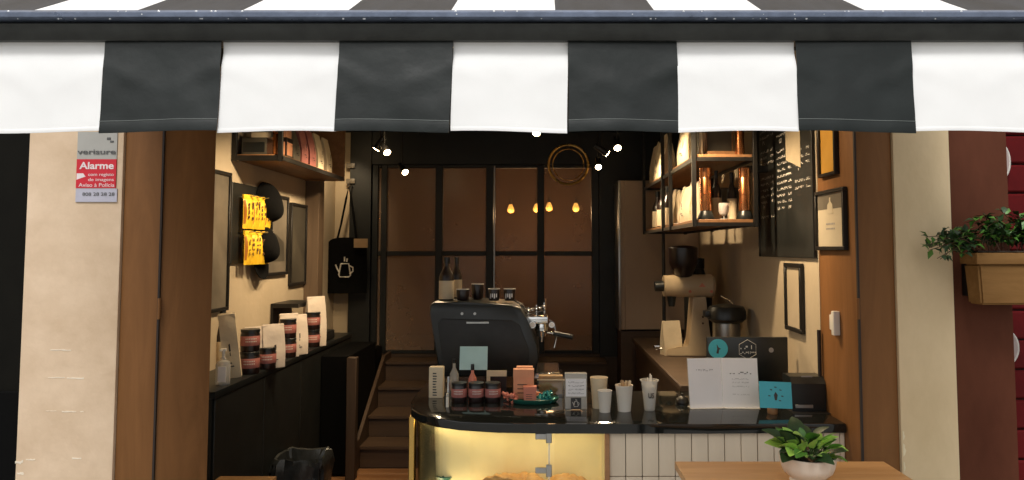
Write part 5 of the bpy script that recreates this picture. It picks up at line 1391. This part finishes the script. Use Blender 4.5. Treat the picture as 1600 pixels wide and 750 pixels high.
# tote bag
Yb = 6.70
q0 = P(511, 458, Yb); q1 = P(573, 371, Yb)
t = thing('tote_bag', 'black tote bag with white kettle outline hanging by the back partition', 'bag', ((q0.x + q1.x) / 2, Yb, q0.z))
bm = nb(); nx, nz = 14, 14; F_ = []; Bk = []
for j in range(nz + 1):
    v = j / nz; rf = []; rb_ = []
    for k in range(nx + 1):
        u = k / nx; e = 4 * u * (1 - u); x = q0.x + (q1.x - q0.x) * (u + .03 * (1 - v) * (u - .5)); z = q0.z + (q1.z - q0.z) * v - .015 * (2 * u - 1) ** 2 * v - .03 * (abs(2 * u - 1) ** 6) * v
        dp = .045 * (1 - .6 * v) * min(1, e * 1.6) + .006 * noise.noise(Vector((u * 4, v * 4, 2)))
        rf.append(bm.verts.new((x, Yb - dp, z))); rb_.append(bm.verts.new((x, Yb + .01, z)))
    F_.append(rf); Bk.append(rb_)
for j in range(nz):
    for k in range(nx):
        bm.faces.new((F_[j][k], F_[j][k + 1], F_[j + 1][k + 1], F_[j + 1][k])); bm.faces.new((Bk[j][k + 1], Bk[j][k], Bk[j + 1][k], Bk[j + 1][k + 1]))
    bm.faces.new((F_[j][0], F_[j + 1][0], Bk[j + 1][0], Bk[j][0])); bm.faces.new((F_[j][nx], Bk[j][nx], Bk[j + 1][nx], F_[j + 1][nx]))
for k in range(nx): bm.faces.new((F_[0][k], Bk[0][k], Bk[0][k + 1], F_[0][k + 1])); bm.faces.new((F_[nz][k], F_[nz][k + 1], Bk[nz][k + 1], Bk[nz][k]))
obj('bag_body', bm, bag_black, t, True)
q = P(541, 418, Yb); bm = nb(); kettle_logo(bm, q.x, q.z, .125, Yb - .052); obj('logo', bm, chalk, t, True)
top = P(545, 292, Yb)
bm = nb(); tube(bm, [P(527, 374, Yb), P(533, 350, Yb), P(541, 310, Yb), top, P(549, 310, Yb), P(554, 350, Yb), P(557, 376, Yb)], .010, 8); obj('strap', bm, bag_black, t, True)
bm = nb(); tube(bm, [top + Vector((0, .14, .02)), top + Vector((0, -.02, .0)), top + Vector((0, -.025, .03))], .006, 8); tag(obj('coat_hook', bm, steel, None, True), 'steel hook on the partition from which the tote bag hangs', 'hook')
a = P(553, 387, Yb - .05); b = P(575, 373, Yb - .05)
bm = nb(); box(bm, (a.x, Yb - .056, a.z), (b.x, Yb - .053, b.z), 0); tag(obj('price_tag', bm, kraft), 'kraft paper tag at the top right corner of the tote bag', 'tag')
# small boxes on partition
for (py, lab) in ((259, 'upper pale switch box beside the left shelf end'), (283, 'lower pale switch box beside the left shelf end')):
    q = P(548, py, YP - .08); t = thing('switch_box', lab, 'switch', q); bm = nb(); box(bm, (q.x - .04, YP - .095, q.z - .022), (q.x + .04, YP - .071, q.z + .022), .004, seg=2); obj('cover', bm, picture_grey, t, True)
    bm = nb(); box(bm, (q.x - .012, YP - .10, q.z - .01), (q.x + .012, YP - .0955, q.z + .01), .002); obj('rocker', bm, picture_grey, t)

# ------------------------------------------------------------------ goods on the left counter
HL = h_l
def lc(px, py): return PZ(px, py, HL)
# sanitiser
q = lc(344, 603); c = (q.x, q.y + .03, HL)
t = thing('pump_bottle', 'clear pump bottle with a white label at the near end of the left counter', 'bottle', c)
bm = nb(); lathe(bm, [(0, 0), (.034, 0), (.037, .006), (.037, .105), (.030, .122), (.014, .13), (.014, .142), (0, .142)], c, 24); obj('bottle_body', bm, frost, t, True)
bm = nb(); box(bm, (c[0] - .010, c[1] - .041, HL + .02), (c[0] + .032, c[1] - .037, HL + .10)); obj('bottle_label', bm, paper, t)
bm = nb(); cyl(bm, (c[0], c[1], HL + .1425), (c[0], c[1], HL + .175), .008, n=12); cyl(bm, (c[0], c[1], HL + .1751), (c[0], c[1], HL + .187), .016, n=14); box(bm, (c[0] - .004, c[1] - .045, HL + .178), (c[0] + .004, c[1] - .014, HL + .186)); obj('pump', bm, switch_m, t, True)
# tall cream bag leaning + dark bottle
q = lc(362, 592)
b = coffee_bag('tall narrow cream paper wrap leaning beside the pump bottle on the left counter', (q.x - .01, q.y + .05, HL), .085, .05, .36, cream_paper, .3, True); b.rotation_euler = (R(4), R(-7), .3)
q = PZ(346, 580, HL); bottle(346, 484, 580, 22, q.y + .14, 'dark bottle standing behind the leaning cream wrap on the left counter', HL)
# jars and bags
jarL = jar_build('lower dark jar of the near stack on the left counter', .053, .125, 'pink labelled jars on the left counter')
q = lc(386, 586); jarL.location = (q.x - .01, q.y + .06, HL); jarL.rotation_euler = (0, 0, .35)
dup(jarL, (q.x - .012, q.y + .065, HL + .1255), .5, 'upper dark jar of the near stack on the left counter')
q2 = lc(412, 578); dup(jarL, (q2.x - .005, q2.y + .06, HL), .4, 'single dark jar below the white bag on the left counter')
q3 = lc(447, 560); dup(jarL, (q3.x - .01, q3.y + .06, HL), .4, 'lower dark jar of the second stack, between the white bags on the left counter')
dup(jarL, (q3.x - .012, q3.y + .06, HL + .1255), .2, 'upper dark jar of the second stack, between the white bags on the left counter')
q4 = lc(489, 543); dup(jarL, (q4.x - .02, q4.y + .05, HL), .4, 'lower dark jar of the far stack on the left counter')
dup(jarL, (q4.x - .02, q4.y + .05, HL + .1255), .3, 'upper dark jar of the far stack on the left counter')
bagw = mat("white_bag_paper", (.72, .62, .52), .7, var=.05, bump=.25, bscale=25)
for (px, py, w_, h_, lab, rot) in ((430, 576, .13, .30, 'largest white paper bag with dark print on the left counter, beside the single jar', .75),
                                   (399, 583, .11, .29, 'plain white paper bag standing behind the near jar stack on the left counter', .7),
                                   (468, 555, .13, .31, 'white paper bag with small print in the middle of the left counter', .75),
                                   (455, 562, .12, .33, 'taller white paper bag behind the second jar stack on the left counter', .7),
                                   (497, 542, .14, .42, 'tall cream paper bag at the far end of the jars on the left counter', .8)):
    q = lc(px, py); back = .14 if ('behind' in lab) else .05
    coffee_bag(lab, (q.x - .02 - back * .35, q.y + back, HL), w_, .07, h_ * .86, bagw, rot, 'plain' not in lab and 'taller' not in lab)
q = lc(480, 520)
t = thing('brochure_rack', 'small black bracket shelf behind the far jars on the left counter', 'rack', (XWL + .1, 5.45, HL))
bm = nb(); box(bm, (XWL + .004, 5.3, HL), (XWL + .02, 5.7, HL + .32)); box(bm, (XWL + .021, 5.3, HL + .29), (XWL + .2, 5.7, HL + .32)); obj('rack_frame', bm, black_metal, t)
q = lc(520, 535)
t = thing('serving_tray', 'black tray with small dark items at the far end of the left counter', 'tray', (q.x - .08, q.y + .15, HL))
bm = nb(); box(bm, (XWL + .06, q.y - .1, HL), (XJL - .01, q.y + .28, HL + .07), .01, seg=2)
obj('tray_body', bm, black_satin, t, True)
bm = nb()
for k in range(4): cyl(bm, (XWL + .12 + .03 * k, q.y + .02 + .06 * k, HL + .0705), (XWL + .12 + .03 * k, q.y + .02 + .06 * k, HL + .09), .018, n=12)
obj('cup_lids', bm, black_metal, t, True)
# fire of light: cream stone worktop edge at the far end is the counter itself

# ------------------------------------------------------------------ foreground tables and plant
def table(name_lab, x0, x1, y0, y1, zt):
    t = thing('table', name_lab, 'table', ((x0 + x1) / 2, (y0 + y1) / 2, 0))
    n = 5; wd = (x1 - x0)
    for k in range(n):
        d0 = y0 + (y1 - y0) * k / n; d1 = y0 + (y1 - y0) * (k + 1) / n - (.0006 if k < n - 1 else 0)
        bm = nb(); box(bm, (x0, d0, zt - .028), (x1, d1, zt), .0012); o = obj('table_plank', bm, table_wood, t, True)
    for sx in (x0 + .05, x1 - .05):
        for sy in (y0 + .05, y1 - .05):
            bm = nb(); box(bm, (sx - .02, sy - .02, -.02), (sx + .02, sy + .02, zt - .0285), .003); obj('leg', bm, black_metal, t, True)
    bm = nb(); box(bm, (x0 + .07, y0 + .04, zt - .075), (x1 - .07, y1 - .04, zt - .029)); obj('apron', bm, black_metal, t)
    return t
TT = .80
a = PZ(1054, 721, TT); b = PZ(1376, 718, TT)
table('oiled wooden table in the right foreground carrying the white plant pot', a.x, b.x, 2.25, a.y, TT)
a = P(432, 744, 3.80)
table('low wooden stool top in front of the black side counter, beside the left shutter', -1.63, a.x, 3.50, 3.80, a.z)

def leafmesh(L_, W_, fold=.25, droop=.35):
    bm = nb(); n = 6; rows = []
    for i in range(n + 1):
        u = i / n; wv = W_ * math.sin(math.pi * min(1, u * .96 + .02)) ** .75 * (1 - .25 * u)
        y = L_ * u; z = -droop * L_ * u * u
        rows.append((bm.verts.new((-wv, y, z + fold * wv)), bm.verts.new((0, y, z)), bm.verts.new((wv, y, z + fold * wv))))
    for A, B in zip(rows, rows[1:]):
        bm.faces.new((A[0], A[1], B[1], B[0])); bm.faces.new((A[1], A[2], B[2], B[1]))
    me = bpy.data.meshes.new('leaf'); bm.to_mesh(me); bm.free()
    for p in me.polygons: p.use_smooth = True
    return me
q = PZ(1267, 757, TT); pc = Vector((q.x, q.y + .03, TT)); s = pc.y / F
t = thing('potted_plant', 'bright green leafy plant in a white ribbed pot on the foreground table', 'plant', pc)
bm = nb(); n = 48; rows = []
ph = P(1267, 711, pc.y).z - TT; pr = 42.5 * s
for (r, z) in ((0, .001), (.60, .0), (.64, .006), (.60, .016), (.68, .024), (.84, .038), (.93, .06), (.975, ph * .86), (1.0, ph * .93), (1.0, ph), (.95, ph), (.93, ph * .9), (.5, ph * .85), (0, ph * .85)):
    if r == 0: rows.append([bm.verts.new(pc + Vector((0, 0, z)))]); continue
    row = []
    for i in range(n):
        a = 2 * math.pi * i / n; fl = 1 + (.018 * math.cos(a * 12) if .03 <= z <= ph * .86 else 0)
        row.append(bm.verts.new(pc + Vector((pr * r * fl * math.cos(a), pr * r * fl * math.sin(a), z))))
    rows.append(row)
for A, B in zip(rows, rows[1:]):
    for i in range(n):
        j = (i + 1) % n
        if len(A) == 1: bm.faces.new((A[0], B[i], B[j]))
        elif len(B) == 1: bm.faces.new((A[i], A[j], B[0]))
        else: bm.faces.new((A[i], A[j], B[j], B[i]))
obj('pot', bm, pot_white, t, True)
bm = nb(); lathe(bm, [(0, .004), (pr * .90, 0)], pc + Vector((0, 0, ph * .9)), 28); obj('soil', bm, soil, t)
lm = [leafmesh(.09, .034, .3, .3), leafmesh(.11, .043, .35, .4), leafmesh(.075, .029, .25, .15)]
leafmats = [leaf_light, leaf_light, leaf_light, leaf_mid, leaf_dark]
lib = {}
def leaf_mesh(i, m):
    if (i, m.name) not in lib:
        c = lm[i].copy(); c.materials.clear(); c.materials.append(m); lib[(i, m.name)] = c
    return lib[(i, m.name)]
rl = random.Random(33); stems = nb()
for k in range(84):
    az = rl.uniform(0, 2 * math.pi); rad = rl.uniform(.1, 1.0) ** .7
    base = pc + Vector((pr * .5 * rad * math.cos(az), pr * .5 * rad * math.sin(az), ph * .9))
    up = rl.uniform(0, 1)
    hgt = .008 + .065 * up * (1.1 - .5 * rad); out = rad * rl.uniform(.02, .05)
    tip = base + Vector((out * math.cos(az), out * math.sin(az), hgt))
    if k % 2 == 0: tube(stems, [base, base.lerp(tip, .5) + Vector((0, 0, .01)), tip], .0018, 5)
    yaw = az - math.pi / 2 + rl.uniform(-.6, .6)
    pitch = rl.uniform(.75, 1.35) if up > .35 and rad < .8 else rl.uniform(.15, .7)
    mm = rl.choice(leafmats) if hgt > .03 else rl.choice(leafmats[2:] + ([leaf_red] if rl.random() < .3 else []))
    o = bpy.data.objects.new('leaf', leaf_mesh(rl.randrange(3), mm))
    COL.objects.link(o); o.parent = t; o.location = tip - pc
    o.rotation_euler = Euler((pitch, rl.uniform(-.6, .6), yaw), 'XYZ'); sc = rl.uniform(.45, .85); o.scale = (sc, sc, sc)
obj('stems', stems, stem_m, t, True)

# hanging planter at right
Yp = 3.06
t0 = thing('planter', 'weathered tan planter box with trailing dark plant in front of the maroon pilaster', 'planter', (P(1560, 430, Yp).x, Yp, P(1560, 475, Yp).z))
def pq(x, y): r_ = P(x, y, Yp); return r_.x, r_.z
x0, zt2 = pq(1526, 395); x1 = x0 + .40; _, zr2 = pq(1497, 413); xb0, zb2 = pq(1534, 477)
bm = nb(); box(bm, (x0, Yp, zr2), (x1, Yp + .13, zt2), .006, seg=2); bmesh.ops.delete(bm, geom=[], context='FACES'); obj('rim', bm, terracotta, t0, True)
bm = nb(); A = [(x0 + .012, Yp + .01), (x1 - .012, Yp + .01), (x1 - .012, Yp + .12), (x0 + .012, Yp + .12)]; B = [(xb0 + .012, Yp + .02), (x1 - .06, Yp + .02), (x1 - .06, Yp + .12), (xb0 + .012, Yp + .12)]
va = [bm.verts.new((p[0], p[1], zr2 - .0005)) for p in A]; vb = [bm.verts.new((p[0], p[1], zb2)) for p in B]
for i in range(4): bm.faces.new((va[i], va[(i + 1) % 4], vb[(i + 1) % 4], vb[i]))
bm.faces.new(va); bm.faces.new(vb)
es = [e for e in bm.edges]; bmesh.ops.bevel(bm, geom=es, offset=.008, segments=2, affect='EDGES'); obj('box', bm, terracotta, t0, True)
for bx in (x0 + .03, x1 - .2):
    bm = nb(); box(bm, (bx, Yp + .131, zb2 + .03), (bx + .04, YF + .0295, zt2 - .02)); obj('bracket', bm, black_metal, t0)
bm = nb(); box(bm, (x0 + .02, Yp + .02, zt2 - .001), (x1 - .02, Yp + .11, zt2 + .008), .004); obj('soil', bm, soil, t0)
fol = nb(); stm = nb(); rl = random.Random(5)
def add_leaf(bm, base, dr, L_, W_):
    dr = dr.normalized(); side = dr.cross(Vector((rl.uniform(-.4, .4), rl.uniform(-.4, .4), 1))).normalized(); up = side.cross(dr)
    c0 = base; c1 = base + dr * L_ * .5 + up * L_ * .08; c2 = base + dr * L_ - up * L_ * .1
    a = bm.verts.new(c0); b1 = bm.verts.new(c1 + side * W_ + up * W_ * .3); b2 = bm.verts.new(c1 - side * W_ + up * W_ * .3); m_ = bm.verts.new(c1); e = bm.verts.new(c2)
    bm.faces.new((a, m_, b1)); bm.faces.new((m_, e, b1)); bm.faces.new((a, b2, m_)); bm.faces.new((m_, b2, e))
fol2 = nb()
for k in range(52):
    bx = rl.uniform(x0 + .02, x0 + .30); by = Yp + rl.uniform(.03, .10)
    if k < 18: tgt = Vector((x0 - rl.uniform(.03, .21), Yp + rl.uniform(-.08, .08), zt2 + rl.uniform(-.03, .10))); bx = x0 + rl.uniform(.02, .08)
    else: tgt = Vector((bx + rl.uniform(-.08, .05), by + rl.uniform(-.08, .03), zt2 + rl.uniform(.05, .17)))
    b0 = Vector((bx, by, zt2 + .004)); mid = b0.lerp(tgt, .5) + Vector((0, 0, .04))
    pts = [b0, b0.lerp(mid, .6), mid, mid.lerp(tgt, .6), tgt]
    tube(stm, pts, .0016, 5)
    for i in range(13):
        f = rl.uniform(.15, 1.0); seg = min(3, int(f * 4)); pnt = pts[seg].lerp(pts[seg + 1], f * 4 - seg)
        dr = Vector((rl.uniform(-1, 1), rl.uniform(-1, .7), rl.uniform(-.6, .8)))
        add_leaf(fol if rl.random() < .7 else fol2, pnt, dr, rl.uniform(.03, .055), rl.uniform(.009, .015))
obj('foliage', fol, leaf_dark, t0, True, kind='stuff'); obj('foliage', fol2, leaf_mid, t0, True, kind='stuff'); obj('stems', stm, leaf_red, t0, True, kind='stuff')
